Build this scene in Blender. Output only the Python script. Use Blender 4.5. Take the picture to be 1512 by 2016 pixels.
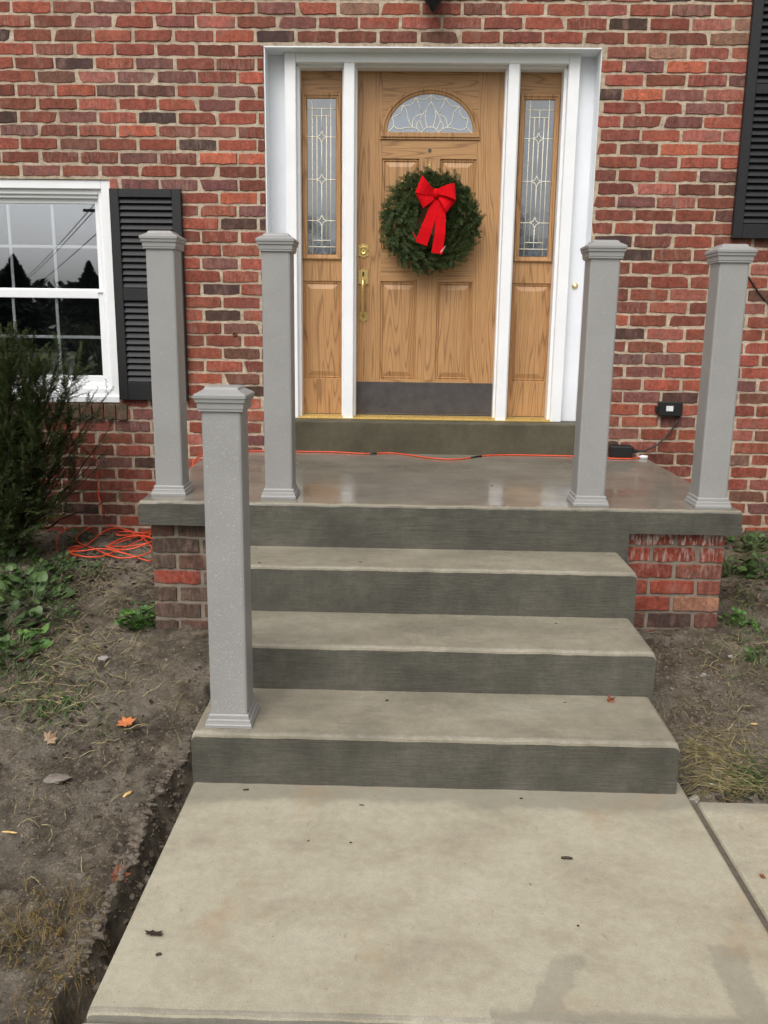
import bpy, bmesh, math, random
import numpy as np
from mathutils import Vector, Matrix, noise
random.seed(7); rng = random.Random(11)
for o in list(bpy.data.objects): bpy.data.objects.remove(o)
scene = bpy.context.scene
C = scene.collection

# ------------------------------------------------------------------ camera, world, sun, exposure
CAM = dict(x=-0.118, y=-5.3692, z=1.5301, yaw=-0.0229, pit=-0.2118, rol=0.0130, f=1711.9)
PW, PH = 1512, 2016
_cy, _sy = math.cos(CAM['yaw']), math.sin(CAM['yaw']); _cp, _sp = math.cos(CAM['pit']), math.sin(CAM['pit'])
FW = Vector((_sy*_cp, _cy*_cp, _sp)); RT = Vector((_cy, -_sy, 0)); UP = RT.cross(FW)
_cr, _sr = math.cos(CAM['rol']), math.sin(CAM['rol'])
R2 = _cr*RT + _sr*UP; U2 = -_sr*RT + _cr*UP
CP = Vector((CAM['x'], CAM['y'], CAM['z']))
cd = bpy.data.cameras.new('camera'); cam = bpy.data.objects.new('camera', cd); C.objects.link(cam)
cd.sensor_fit = 'VERTICAL'; cd.sensor_height = 24.0; cd.lens = CAM['f']/PH*24.0; cd.clip_end = 2000; cd.clip_start = 0.05
mw = Matrix((R2, U2, -FW)).transposed().to_4x4(); mw.translation = CP; cam.matrix_world = mw
scene.camera = cam
scene.render.resolution_x = 768; scene.render.resolution_y = 1024

SUN_EL, SUN_AZ = math.radians(52), math.radians(200)      # azimuth measured from +Y towards +X
world = bpy.data.worlds.new('World'); scene.world = world; world.use_nodes = True
wn = world.node_tree; wn.nodes.clear()
sky = wn.nodes.new('ShaderNodeTexSky'); sky.sky_type = 'NISHITA'; sky.sun_disc = False
sky.sun_elevation = SUN_EL; sky.sun_rotation = SUN_AZ; sky.dust_density = 6.0; sky.air_density = 1.0; sky.ozone_density = 1.0
hs = wn.nodes.new('ShaderNodeHueSaturation'); hs.inputs['Saturation'].default_value = 0.22
bg = wn.nodes.new('ShaderNodeBackground'); bg.inputs['Strength'].default_value = 0.12
wo = wn.nodes.new('ShaderNodeOutputWorld')
wn.links.new(sky.outputs[0], hs.inputs['Color']); wn.links.new(hs.outputs[0], bg.inputs['Color']); wn.links.new(bg.outputs[0], wo.inputs[0])
sl = bpy.data.lights.new('sun', 'SUN'); sl.energy = 1.1; sl.angle = math.radians(50); sl.color = (1.0, 0.97, 0.93)
so = bpy.data.objects.new('sun', sl); C.objects.link(so)
sd = Vector((math.sin(SUN_AZ)*math.cos(SUN_EL), math.cos(SUN_AZ)*math.cos(SUN_EL), math.sin(SUN_EL)))
so.rotation_euler = (-sd).to_track_quat('-Z', 'Y').to_euler(); so.location = sd*20
scene.view_settings.view_transform = 'Standard'; scene.view_settings.look = 'None'
scene.view_settings.gamma = 1.0; scene.view_settings.use_curve_mapping = False
scene.view_settings.exposure = 0.28

# ------------------------------------------------------------------ pixels of the photograph -> directions
def ray(u, v): return FW*CAM['f'] + R2*(u-PW/2) + U2*(PH/2-v)
def onY(u, v, Y=0.0):
    d = ray(u, v); return CP + d*((Y-CP.y)/d.y)
def onZ(u, v, Z=0.0):
    d = ray(u, v); return CP + d*((Z-CP.z)/d.z)
def proj(p):
    d = Vector(p)-CP; z = d.dot(FW)
    return PW/2+CAM['f']*d.dot(R2)/z, PH/2-CAM['f']*d.dot(U2)/z

# ------------------------------------------------------------------ object helpers
def tag(o, label=None, cat=None, group=None, kind=None):
    if label: o['label'] = label
    if cat: o['category'] = cat
    if group: o['group'] = group
    if kind: o['kind'] = kind
    return o
def thing(name, label, cat, loc=(0, 0, 0), group=None):
    o = bpy.data.objects.new(name, None); C.objects.link(o); o.location = loc; o.empty_display_size = 0.1
    return tag(o, label, cat, group)
def wloc(o):
    l = Vector((0, 0, 0))
    while o is not None: l += o.location; o = o.parent
    return l
class MB:
    """collects shapes in world coordinates; build() links them as one mesh object"""
    def __init__(s): s.v = []; s.f = []; s.m = []
    def add(s, vs, fs, mi=0):
        b = len(s.v); s.v += [tuple(p) for p in vs]; s.f += [tuple(i+b for i in f) for f in fs]; s.m += [mi]*len(fs); return s
    def box(s, x0, x1, y0, y1, z0, z1, c=0.0, mi=0):
        if c <= 0:
            vs = [(x, y, z) for z in (z0, z1) for y in (y0, y1) for x in (x0, x1)]
            return s.add(vs, [(0, 2, 3, 1), (4, 5, 7, 6), (0, 1, 5, 4), (2, 6, 7, 3), (0, 4, 6, 2), (1, 3, 7, 5)], mi)
        bm = bmesh.new(); bmesh.ops.create_cube(bm, size=1)
        for v in bm.verts: v.co = ((x0+x1)/2+v.co.x*(x1-x0), (y0+y1)/2+v.co.y*(y1-y0), (z0+z1)/2+v.co.z*(z1-z0))
        bmesh.ops.bevel(bm, geom=bm.edges[:], offset=c, segments=1, affect='EDGES')
        bm.verts.index_update(); vs = [v.co.copy() for v in bm.verts]; fs = [tuple(v.index for v in f.verts) for f in bm.faces]; bm.free()
        return s.add(vs, fs, mi)
    def tube(s, pts, r, n=6, cap=True, mi=0):
        pts = [Vector(p) for p in pts]; k = len(pts); rs = r if isinstance(r, (list, tuple)) else [r]*k
        vs = []; fs = []; prev = None
        for i, p in enumerate(pts):
            t = (pts[min(i+1, k-1)]-pts[max(i-1, 0)])
            if t.length < 1e-9: t = Vector((0, 0, 1))
            t.normalize()
            if prev is None:
                a = Vector((0, 0, 1)) if abs(t.z) < 0.9 else Vector((1, 0, 0)); nrm = t.cross(a).normalized()
            else:
                nrm = (prev-t*prev.dot(t))
                nrm = nrm.normalized() if nrm.length > 1e-6 else t.orthogonal().normalized()
            prev = nrm; b = t.cross(nrm)
            for j in range(n):
                a = 2*math.pi*j/n; vs.append(p+(nrm*math.cos(a)+b*math.sin(a))*rs[i])
        for i in range(k-1):
            for j in range(n):
                j2 = (j+1) % n; fs.append((i*n+j, i*n+j2, (i+1)*n+j2, (i+1)*n+j))
        if cap: fs.append(tuple(range(n))[::-1]); fs.append(tuple(range((k-1)*n, k*n)))
        return s.add(vs, fs, mi)
    def lathe(s, prof, c, axis='z', n=20, mi=0):
        vs = []; fs = []; k = len(prof)
        for r, h in prof:
            for j in range(n):
                a = 2*math.pi*j/n; x, y = r*math.cos(a), r*math.sin(a)
                vs.append((c[0]+x, c[1]+y, c[2]+h) if axis == 'z' else (c[0]+x, c[1]-h, c[2]+y))
        for i in range(k-1):
            for j in range(n):
                j2 = (j+1) % n; fs.append((i*n+j, i*n+j2, (i+1)*n+j2, (i+1)*n+j))
        fs.append(tuple(range(n))[::-1]); fs.append(tuple(range((k-1)*n, k*n)))
        return s.add(vs, fs, mi)
    def sqlathe(s, prof, c, rc=0.0, mi=0):
        """square rings (half width, height[, corner radius]) stacked up"""
        n = 12; vs = []; fs = []
        for p in prof:
            h = p[0]; r = min(p[2] if len(p) > 2 else rc, h*0.9)
            for q, (sx, sy) in enumerate(((1, 1), (-1, 1), (-1, -1), (1, -1))):
                for a in (0, 45, 90):
                    an = math.radians(a+90*q); vs.append((c[0]+sx*(h-r)+r*math.cos(an), c[1]+sy*(h-r)+r*math.sin(an), c[2]+p[1]))
        for i in range(len(prof)-1):
            for j in range(n):
                j2 = (j+1) % n; fs.append((i*n+j, i*n+j2, (i+1)*n+j2, (i+1)*n+j))
        fs.append(tuple(range(n))[::-1]); fs.append(tuple(range((len(prof)-1)*n, len(prof)*n)))
        return s.add(vs, fs, mi)
    def prism(s, outline, y0, y1, c=0.0, mi=0):
        """outline [(x, z)] extruded from front y0 to back y1, front edge chamfered by c"""
        n = len(outline); cx = sum(p[0] for p in outline)/n; cz = sum(p[1] for p in outline)/n
        def ins(p, k):
            d = math.hypot(p[0]-cx, p[1]-cz) or 1; return (p[0]-(p[0]-cx)/d*k, p[1]-(p[1]-cz)/d*k)
        vs = [(p[0], y1, p[1]) for p in outline]+[(p[0], y0+c, p[1]) for p in outline]+[(ins(p, c)[0], y0, ins(p, c)[1]) for p in outline]
        fs = []
        for r in (0, 1):
            for j in range(n): j2 = (j+1) % n; fs.append((r*n+j, r*n+j2, (r+1)*n+j2, (r+1)*n+j))
        fs.append(tuple(range(2*n, 3*n)))
        return s.add(vs, fs, mi)
    def mesh(s, name, mats, org=(0, 0, 0), smooth=False):
        me = bpy.data.meshes.new(name); o = Vector(org)
        me.from_pydata([(p[0]-o.x, p[1]-o.y, p[2]-o.z) for p in s.v], [], s.f)
        for m in (mats if isinstance(mats, (list, tuple)) else [mats]): me.materials.append(m)
        me.polygons.foreach_set('material_index', s.m)
        if smooth: me.polygons.foreach_set('use_smooth', [True]*len(me.polygons))
        return me
    def fix(s, me):
        bm = bmesh.new(); bm.from_mesh(me); bmesh.ops.recalc_face_normals(bm, faces=bm.faces[:]); bm.to_mesh(me); bm.free()
    def build(s, name, mats, parent=None, smooth=False, org=None, fix=True):
        P = wloc(parent) if parent is not None else Vector((0, 0, 0))
        O = Vector(org) if org is not None else P
        me = s.mesh(name, mats, O, smooth)
        if fix: s.fix(me)
        o = bpy.data.objects.new(name, me); C.objects.link(o)
        o.location = O-P
        if parent is not None: o.parent = parent
        return o

# ------------------------------------------------------------------ materials
def srgb(r, g, b):
    f = lambda c: (c/255/12.92) if c/255 <= 0.04045 else ((c/255+0.055)/1.055)**2.4
    return (f(r), f(g), f(b), 1)
class NT:
    def __init__(s, name):
        s.mat = bpy.data.materials.new(name); s.mat.use_nodes = True; s.t = s.mat.node_tree
        s.b = s.t.nodes['Principled BSDF']; s.pos = None
    def n(s, typ, **kw):
        nd = s.t.nodes.new(typ)
        for k, v in kw.items():
            if hasattr(nd, k): setattr(nd, k, v)
            else: nd.inputs[k].default_value = v
        return nd
    def l(s, a, b): s.t.links.new(a, b)
    def P(s, scale=(1, 1, 1), off=None, obj=False):
        if s.pos is None: s.pos = s.n('ShaderNodeNewGeometry').outputs['Position']
        src = s.pos
        if obj: src = s.n('ShaderNodeTexCoord').outputs['Object']
        m = s.n('ShaderNodeMapping'); m.inputs['Scale'].default_value = scale; s.l(src, m.inputs['Vector'])
        if off is not None: s.l(off, m.inputs['Location'])
        return m.outputs[0]
    def noise(s, scale, detail=3, rough=0.55, vec=None, dist=0):
        nd = s.n('ShaderNodeTexNoise'); nd.inputs['Scale'].default_value = scale; nd.inputs['Detail'].default_value = detail
        nd.inputs['Roughness'].default_value = rough; nd.inputs['Distortion'].default_value = dist
        s.l(vec if vec is not None else s.P(), nd.inputs['Vector']); return nd.outputs['Fac']
    def ramp(s, fac, stops):
        r = s.n('ShaderNodeValToRGB'); e = r.color_ramp.elements
        while len(e) < len(stops): e.new(0.5)
        for el, (p, c) in zip(e, stops): el.position = p; el.color = c if isinstance(c, tuple) else (c, c, c, 1)
        s.l(fac, r.inputs[0]); return r.outputs[0]
    def mix(s, fac, a, b, mode='MIX'):
        m = s.n('ShaderNodeMix', data_type='RGBA', blend_type=mode)
        for sock, v in ((m.inputs[0], fac), (m.inputs[6], a), (m.inputs[7], b)):
            if isinstance(v, (int, float)): sock.default_value = v
            elif isinstance(v, tuple): sock.default_value = v
            else: s.l(v, sock)
        return m.outputs[2]
    def math(s, op, a, b=None):
        m = s.n('ShaderNodeMath', operation=op)
        for i, v in ((0, a), (1, b)):
            if v is None: continue
            if isinstance(v, (int, float)): m.inputs[i].default_value = v
            else: s.l(v, m.inputs[i])
        return m.outputs[0]
    def bump(s, h, strength=0.3, dist=0.002, prev=None):
        b = s.n('ShaderNodeBump'); b.inputs['Strength'].default_value = strength; b.inputs['Distance'].default_value = dist
        s.l(h, b.inputs['Height'])
        if prev is not None: s.l(prev, b.inputs['Normal'])
        s.l(b.outputs[0], s.b.inputs['Normal']); return b.outputs[0]
    def col(s, c):
        if isinstance(c, tuple): s.b.inputs['Base Color'].default_value = c
        else: s.l(c, s.b.inputs['Base Color'])
    def set(s, **kw):
        for k, v in kw.items():
            k = k.replace('_', ' ')
            if isinstance(v, (int, float, tuple)): s.b.inputs[k].default_value = v
            else: s.l(v, s.b.inputs[k])
M = {}
def m_brick():
    t = NT('brick'); a = t.n('ShaderNodeVertexColor', layer_name='bc')
    big = t.ramp(t.noise(19, 4, 0.65), [(0.3, 0.72), (0.7, 1.3)])
    fine = t.ramp(t.noise(150, 5, 0.75), [(0.3, 0.76), (0.7, 1.22)])
    c = t.mix(1.0, a.outputs['Color'], big, 'MULTIPLY'); c = t.mix(0.8, c, fine, 'MULTIPLY')
    mid = t.ramp(t.noise(62, 4, 0.7), [(0.33, 0.62), (0.5, 1.0), (0.68, 1.3)]); c = t.mix(0.85, c, mid, 'MULTIPLY')
    pit = t.ramp(t.noise(85, 2, 0.5), [(0.66, 0.0), (0.74, 1.0)]); c = t.mix(t.math('MULTIPLY', pit, 0.55), c, srgb(58, 40, 36))
    smr = t.ramp(t.noise(26, 5, 0.75, t.P((1, 1, 1.6))), [(0.64, 0.0), (0.74, 1.0)]); c = t.mix(t.math('MULTIPLY', smr, 0.5), c, srgb(186, 158, 134))
    patch = t.ramp(t.noise(9, 2, 0.5, t.P((1.6, 1, 1))), [(0.56, 0.0), (0.7, 1.0)])
    c = t.mix(t.math('MULTIPLY', patch, 0.5), c, srgb(138, 104, 92))
    dk = t.ramp(t.noise(13, 4, 0.7, t.P((1, 1, 1.8))), [(0.6, 0.0), (0.74, 1.0)]); c = t.mix(t.math('MULTIPLY', dk, 0.42), c, srgb(62, 44, 40))
    vb = t.ramp(t.noise(3.0, 3, 0.6, t.P((9, 1, 1.2))), [(0.35, 0.82), (0.65, 1.14)]); c = t.mix(0.7, c, vb, 'MULTIPLY')
    st = t.ramp(t.noise(5, 4, 0.7, t.P((14, 4, 3))), [(0.48, 0.0), (0.62, 1.0)])
    ef = t.math('MULTIPLY', st, t.math('SUBTRACT', 1.0, a.outputs['Alpha']))
    c = t.mix(ef, c, srgb(205, 195, 185))
    t.col(c); t.set(Roughness=0.78, Specular_IOR_Level=0.35)
    t.bump(t.noise(160, 5, 0.7), 0.75, 0.003, t.bump(t.noise(35, 3), 0.6, 0.005)); return t.mat
def m_mortar():
    t = NT('mortar'); n = t.noise(30, 4, 0.65)
    c = t.ramp(n, [(0.3, srgb(156, 138, 118)), (0.5, srgb(188, 171, 149)), (0.72, srgb(208, 194, 174))])
    d = t.ramp(t.noise(3.0, 5, 0.7), [(0.45, 0.0), (0.66, 1.0)]); c = t.mix(t.math('MULTIPLY', d, 0.5), c, srgb(132, 116, 98))
    d2 = t.ramp(t.noise(48, 3, 0.6), [(0.60, 0.0), (0.72, 1.0)]); c = t.mix(t.math('MULTIPLY', d2, 0.5), c, srgb(100, 84, 70))
    t.col(c); t.set(Roughness=0.95); t.bump(t.noise(110, 5, 0.7), 0.9, 0.004); return t.mat
def m_conc(name, cols, wet=0.0, brush=None, speck=True, wetrough=0.22, bw=0.25, coat=1.33, drip=False):
    t = NT(name)
    base = t.ramp(t.noise(3.2, 6, 0.68, t.P((1, 1.3, 1))), [(0.25, cols[0]), (0.5, cols[1]), (0.78, cols[2])])
    f = t.ramp(t.noise(30, 6, 0.82), [(0.25, 0.82), (0.75, 1.14)]); c = t.mix(1.0, base, f, 'MULTIPLY')
    fine = t.ramp(t.noise(300, 3, 0.7), [(0.25, 0.76), (0.75, 1.22)]); c = t.mix(1.0, c, fine, 'MULTIPLY')
    if speck:
        v = t.n('ShaderNodeTexVoronoi', feature='F1'); v.inputs['Scale'].default_value = 38; t.l(t.P(), v.inputs['Vector'])
        sz = t.math('MULTIPLY', t.noise(17, 2), 0.2)
        sp = t.math('LESS_THAN', v.outputs['Distance'], t.math('SUBTRACT', sz, 0.045))
        c = t.mix(t.math('MULTIPLY', sp, 0.6), c, (cols[0][0]*0.4, cols[0][1]*0.38, cols[0][2]*0.33, 1))
    h = t.noise(240, 4, 0.7)
    if brush:
        br = t.noise(1.0, 3, 0.65, t.P(brush)); 
        c = t.mix(bw, c, t.ramp(br, [(0.3, 0.72), (0.72, 1.22)]), 'MULTIPLY')
        nb = t.bump(br, 0.35+bw, 0.003); t.bump(h, 0.5, 0.0015, nb)
    else: t.bump(h, 0.4, 0.0015)
    t.col(c); t.set(Roughness=0.75, Specular_IOR_Level=0.4)
    if drip:
        dr = t.ramp(t.noise(1.0, 4, 0.65, t.P((16, 16, 1.6))), [(0.35, 0.80), (0.65, 1.16)]); c = t.mix(0.22, c, dr, 'MULTIPLY'); t.col(c)
    if wet > 0:
        w = t.ramp(t.noise(2.0, 3, 0.5, t.P((1, 1.6, 1))), [(0.38, 0.5*wet), (0.6, wet)])
        t.set(Coat_Weight=w, Coat_Roughness=t.ramp(t.noise(4.0, 4, 0.6), [(0.35, wetrough*0.7), (0.65, wetrough*1.8)]), Coat_IOR=coat)
    return t
def m_walk():
    t = m_conc('walk_concrete', (srgb(146, 138, 119), srgb(168, 161, 141), srgb(182, 176, 157)), wet=0.25)
    # damp bands: along the foot of the bottom riser and in tongues from the front joint
    nt = t; src = nt.b.inputs['Base Color'].links[0].from_socket
    sep = nt.n('ShaderNodeSeparateXYZ'); nt.l(nt.pos, sep.inputs[0])
    wob = nt.math('MULTIPLY', nt.math('SUBTRACT', nt.noise(4.5, 3), 0.5), 0.16)
    yb = nt.math('ADD', sep.outputs['Y'], wob)
    band = nt.n('ShaderNodeMapRange'); band.inputs['From Min'].default_value = -2.815; band.inputs['From Max'].default_value = -2.775; nt.l(yb, band.inputs[0])
    tng = nt.math('MULTIPLY', nt.ramp(nt.noise(1.0, 2, 0.5, nt.P((3.6, 0.9, 1))), [(0.5, 0.0), (0.62, 1.0)]), 0.5)
    wet = band.outputs[0]
    wb2 = nt.math('MULTIPLY', nt.math('SUBTRACT', nt.noise(11, 4, 0.6), 0.5), 0.10)
    for (u0, v0, u1, v1, hw) in ((1112, 1885, 1072, 1995, 0.040), (1432, 1866, 1486, 2000, 0.042)):      # two damp tongues running to the front joint
        a, b = onZ(u0, v0, 0), onZ(u1, v1, 0); k = (b.x-a.x)/(b.y-a.y)
        cx = nt.math('ADD', nt.math('MULTIPLY', sep.outputs['Y'], k), a.x-k*a.y)
        dx = nt.math('ABSOLUTE', nt.math('SUBTRACT', sep.outputs['X'], cx))
        r1 = nt.n('ShaderNodeMapRange'); r1.inputs['From Min'].default_value = hw+0.008; r1.inputs['From Max'].default_value = hw-0.008; nt.l(nt.math('ADD', dx, wb2), r1.inputs[0])
        r2 = nt.n('ShaderNodeMapRange'); r2.inputs['From Min'].default_value = a.y+0.012; r2.inputs['From Max'].default_value = a.y-0.012; nt.l(nt.math('ADD', sep.outputs['Y'], wb2), r2.inputs[0])
        wet = nt.math('MAXIMUM', wet, nt.math('MULTIPLY', nt.math('MULTIPLY', r1.outputs[0], r2.outputs[0]), 0.8))
    r3 = nt.n('ShaderNodeMapRange'); r3.inputs['From Min'].default_value = -3.645; r3.inputs['From Max'].default_value = -3.665
    nt.l(nt.math('ADD', sep.outputs['Y'], nt.math('MULTIPLY', wb2, 0.6)), r3.inputs[0]); wet = nt.math('MAXIMUM', wet, nt.math('MULTIPLY', r3.outputs[0], nt.math('GREATER_THAN', sep.outputs['X'], 0.1)))
    c = nt.mix(nt.math('MULTIPLY', wet, 0.55), src, srgb(124, 119, 106))
    rust = nt.ramp(nt.noise(3.1, 4, 0.6, nt.P((1, 1, 1.7))), [(0.58, 0.0), (0.72, 1.0)])
    c = nt.mix(nt.math('MULTIPLY', rust, 0.45), c, srgb(160, 132, 100))
    fl = nt.ramp(nt.noise(34, 2, 0.5, nt.P((1, 0.35, 1))), [(0.70, 0.0), (0.76, 1.0)]); c = nt.mix(nt.math('MULTIPLY', fl, 0.3), c, srgb(112, 96, 74))
    nt.col(c); return t.mat
def m_wood(name, horiz):
    t = NT(name); oi = t.n('ShaderNodeObjectInfo')
    off = t.n('ShaderNodeCombineXYZ')
    for i in range(3): t.l(t.math('MULTIPLY', oi.outputs['Random'], 37.0+i*13), off.inputs[i])
    sc = (0.75, 1.0, 11.0) if horiz else (11.0, 1.0, 0.75)
    n = t.noise(1.0, 1.2, 0.45, t.P(sc, off.outputs[0]), 0.15)
    rings = t.math('SINE', t.math('MULTIPLY', n, 95.0))
    g = t.ramp(rings, [(0.0, 0.0), (0.75, 0.35), (1.0, 1.0)])
    fi = t.noise(1.0, 3, 0.6, t.P((9, 1, 260) if horiz else (260, 1, 9), off.outputs[0]))
    base = t.mix(t.noise(2.0, 2), srgb(190, 147, 100), srgb(174, 131, 87))
    c = t.mix(t.math('MULTIPLY', g, 0.55), base, srgb(112, 76, 46))
    c = t.mix(0.5, c, t.ramp(fi, [(0.35, 0.7), (0.65, 1.15)]), 'MULTIPLY')
    t.col(c); t.set(Roughness=0.42, Specular_IOR_Level=0.4); t.bump(fi, 0.25, 0.001); return t.mat
def m_simple(name, c, rough=0.5, metal=0.0, spec=0.5, var=0.12, vs=40, bump=0.15, bs=120, **kw):
    t = NT(name); f = t.ramp(t.noise(vs, 4, 0.6), [(0.25, 1-var), (0.75, 1+var)]); t.col(t.mix(1.0, c, f, 'MULTIPLY'))
    t.set(Roughness=rough, Metallic=metal, Specular_IOR_Level=spec, **kw)
    if bump: t.bump(t.noise(bs, 4, 0.6), bump, 0.002)
    return t.mat
def m_glass(name, ior, tint, wav=0.0, wscale=30):
    m = bpy.data.materials.new(name); m.use_nodes = True; nt = m.node_tree; nt.nodes.clear()
    o = nt.nodes.new('ShaderNodeOutputMaterial'); mx = nt.nodes.new('ShaderNodeMixShader'); lw = nt.nodes.new('ShaderNodeLayerWeight')
    tr = nt.nodes.new('ShaderNodeBsdfTransparent'); gl = nt.nodes.new('ShaderNodeBsdfGlossy')
    lw.inputs['Blend'].default_value = 0.5; pw = nt.nodes.new('ShaderNodeMath'); pw.operation = 'POWER'; pw.inputs[1].default_value = 5.0; nt.links.new(lw.outputs['Facing'], pw.inputs[0])
    fr = nt.nodes.new('ShaderNodeMapRange'); fr.inputs['To Min'].default_value = ior; nt.links.new(pw.outputs[0], fr.inputs[0]); tr.inputs[0].default_value = tint; gl.inputs['Roughness'].default_value = 0.01; gl.inputs['Color'].default_value = (0.90, 0.94, 1.0, 1)
    if wav:
        g = nt.nodes.new('ShaderNodeNewGeometry'); n = nt.nodes.new('ShaderNodeTexNoise'); n.inputs['Scale'].default_value = wscale; n.inputs['Detail'].default_value = 2
        b = nt.nodes.new('ShaderNodeBump'); b.inputs['Strength'].default_value = wav; b.inputs['Distance'].default_value = 0.004
        nt.links.new(g.outputs['Position'], n.inputs['Vector']); nt.links.new(n.outputs['Fac'], b.inputs['Height']); nt.links.new(b.outputs[0], gl.inputs['Normal'])
    nt.links.new(fr.outputs[0], mx.inputs[0]); nt.links.new(tr.outputs[0], mx.inputs[1]); nt.links.new(gl.outputs[0], mx.inputs[2]); nt.links.new(mx.outputs[0], o.inputs[0])
    return m
def m_leaf(name, cols, rough=0.45, spec=0.4):
    t = NT(name); oi = t.n('ShaderNodeObjectInfo')
    r = t.math('FRACT', t.math('ADD', t.noise(31, 2), oi.outputs['Random']))
    c = t.ramp(r, [(0.0, cols[0]), (0.5, cols[1]), (1.0, cols[2])]); t.col(c); t.set(Roughness=rough, Specular_IOR_Level=spec); return t.mat
def m_soil():
    t = NT('soil'); n = t.noise(7, 5, 0.7)
    c = t.ramp(n, [(0.3, srgb(58, 51, 42)), (0.5, srgb(114, 103, 86)), (0.7, srgb(164, 152, 132))])
    mdn = t.ramp(t.noise(24, 5, 0.8), [(0.3, 0.5), (0.5, 1.0), (0.7, 1.45)]); c = t.mix(0.9, c, mdn, 'MULTIPLY')
    br = t.ramp(t.noise(1.3, 3), [(0.42, 0.0), (0.62, 1.0)]); c = t.mix(t.math('MULTIPLY', br, 0.4), c, srgb(98, 76, 52))
    gy = t.ramp(t.noise(2.6, 5, 0.65), [(0.46, 0.0), (0.58, 1.0)]); c = t.mix(t.math('MULTIPLY', gy, 0.6), c, srgb(154, 145, 130))
    dk = t.ramp(t.noise(3.4, 5, 0.7, t.P((1.0, 1.0, 2.0))), [(0.54, 0.0), (0.66, 1.0)]); c = t.mix(t.math('MULTIPLY', dk, 0.6), c, srgb(52, 44, 35))
    f = t.ramp(t.noise(90, 4, 0.75), [(0.3, 0.6), (0.7, 1.25)]); c = t.mix(1.0, c, f, 'MULTIPLY')
    t.col(c); t.set(Roughness=0.6, Specular_IOR_Level=0.45); t.bump(t.noise(110, 6, 0.8), 1.0, 0.014, t.bump(t.noise(30, 5, 0.75), 1.0, 0.03)); return t.mat
M['brick'] = m_brick(); M['mortar'] = m_mortar()
M['mortar_grey'] = m_simple('grey_mortar', srgb(128, 118, 104), 0.9, var=0.3, vs=25, bump=0.8, bs=80)
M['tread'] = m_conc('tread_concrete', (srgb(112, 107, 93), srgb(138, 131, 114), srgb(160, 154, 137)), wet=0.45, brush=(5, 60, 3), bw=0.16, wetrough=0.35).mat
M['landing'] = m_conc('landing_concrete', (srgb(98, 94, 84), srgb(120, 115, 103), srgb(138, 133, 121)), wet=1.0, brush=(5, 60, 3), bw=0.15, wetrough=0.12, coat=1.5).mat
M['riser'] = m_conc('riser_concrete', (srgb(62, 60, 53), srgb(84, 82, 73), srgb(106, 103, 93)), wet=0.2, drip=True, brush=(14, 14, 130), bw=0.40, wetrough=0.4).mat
M['walk'] = m_walk()
M['nose'] = m_conc('worn_edge', (srgb(104, 99, 88), srgb(142, 136, 121), srgb(178, 172, 158)), speck=False).mat
M['sill'] = m_conc('sill_concrete', (srgb(58, 54, 40), srgb(80, 75, 58), srgb(98, 92, 74)), wet=0.3, wetrough=0.35).mat
M['slab_grey'] = m_conc('grey_concrete', (srgb(112, 110, 100), srgb(138, 134, 122), srgb(152, 147, 134))).mat
M['wood_v'] = m_wood('oak_vertical', False); M['wood_h'] = m_wood('oak_horizontal', True)
M['white'] = m_simple('white_paint', (0.87, 0.88, 0.89, 1), 0.38, var=0.04, vs=6, bump=0.08)
M['white2'] = m_simple('white_trim', (0.80, 0.82, 0.85, 1), 0.45, var=0.05, vs=4, bump=0.1)
M['vinyl'] = m_simple('white_vinyl', (0.85, 0.86, 0.87, 1), 0.3, var=0.03, bump=0.0)
M['post'] = m_simple('post_taupe', srgb(150, 149, 147), 0.42, var=0.07, vs=5, bump=0.35, bs=330)
M['black'] = m_simple('shutter_black', (0.012, 0.012, 0.013, 1), 0.45, spec=0.5, var=0.2)
M['slat'] = m_simple('louvre_black', (0.020, 0.020, 0.022, 1), 0.5, spec=0.3, var=0.2, bump=0.3, bs=90)
M['brass'] = m_simple('brass', srgb(224, 196, 126), 0.24, metal=0.75, var=0.12, bump=0.05)
M['came'] = m_simple('came_metal', srgb(238, 232, 212), 0.35, metal=0.0, var=0.05, bump=0)
M['kick'] = m_simple('kick_plate', srgb(92, 88, 88), 0.38, metal=0.5, var=0.25, vs=14, bump=0.1)
M['iron'] = m_simple('black_iron', (0.015, 0.015, 0.016, 1), 0.4, metal=0.3, bump=0.3)
M['plastic'] = m_simple('black_plastic', (0.012, 0.013, 0.012, 1), 0.4, bump=0.15)
M['cord'] = m_simple('orange_cord', (0.72, 0.085, 0.030, 1), 0.4, var=0.15, bump=0.05)
M['cord_black'] = m_simple('black_cord', (0.012, 0.012, 0.012, 1), 0.4, bump=0.0)
M['label'] = m_simple('paper_label', (0.72, 0.73, 0.74, 1), 0.6, var=0.25, vs=60, bump=0)
M['ribbon'] = m_simple('red_velvet', (0.62, 0.003, 0.008, 1), 0.85, spec=0.12, var=0.12, bump=0.3, bs=300, Sheen_Weight=0.12, Sheen_Tint=(1.0, 0.1, 0.1, 1))
M['ribbon_back'] = m_simple('ribbon_back', (0.75, 0.30, 0.30, 1), 0.6, var=0.1, bump=0)
M['fir'] = m_leaf('fir_needles', ((0.012, 0.021, 0.005, 1), (0.022, 0.038, 0.008, 1), (0.048, 0.068, 0.020, 1)), 0.6, 0.2)
M['yew'] = m_leaf('yew_needles', ((0.016, 0.026, 0.007, 1), (0.032, 0.050, 0.012, 1), (0.068, 0.088, 0.028, 1)), 0.6, 0.2)
M['spruce'] = m_leaf('spruce_needles', ((0.008, 0.014, 0.008, 1), (0.014, 0.022, 0.012, 1), (0.02, 0.03, 0.016, 1)), 0.8)
M['bark'] = m_simple('bark', (0.045, 0.034, 0.026, 1), 0.9, var=0.4, bump=0.8)
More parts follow.
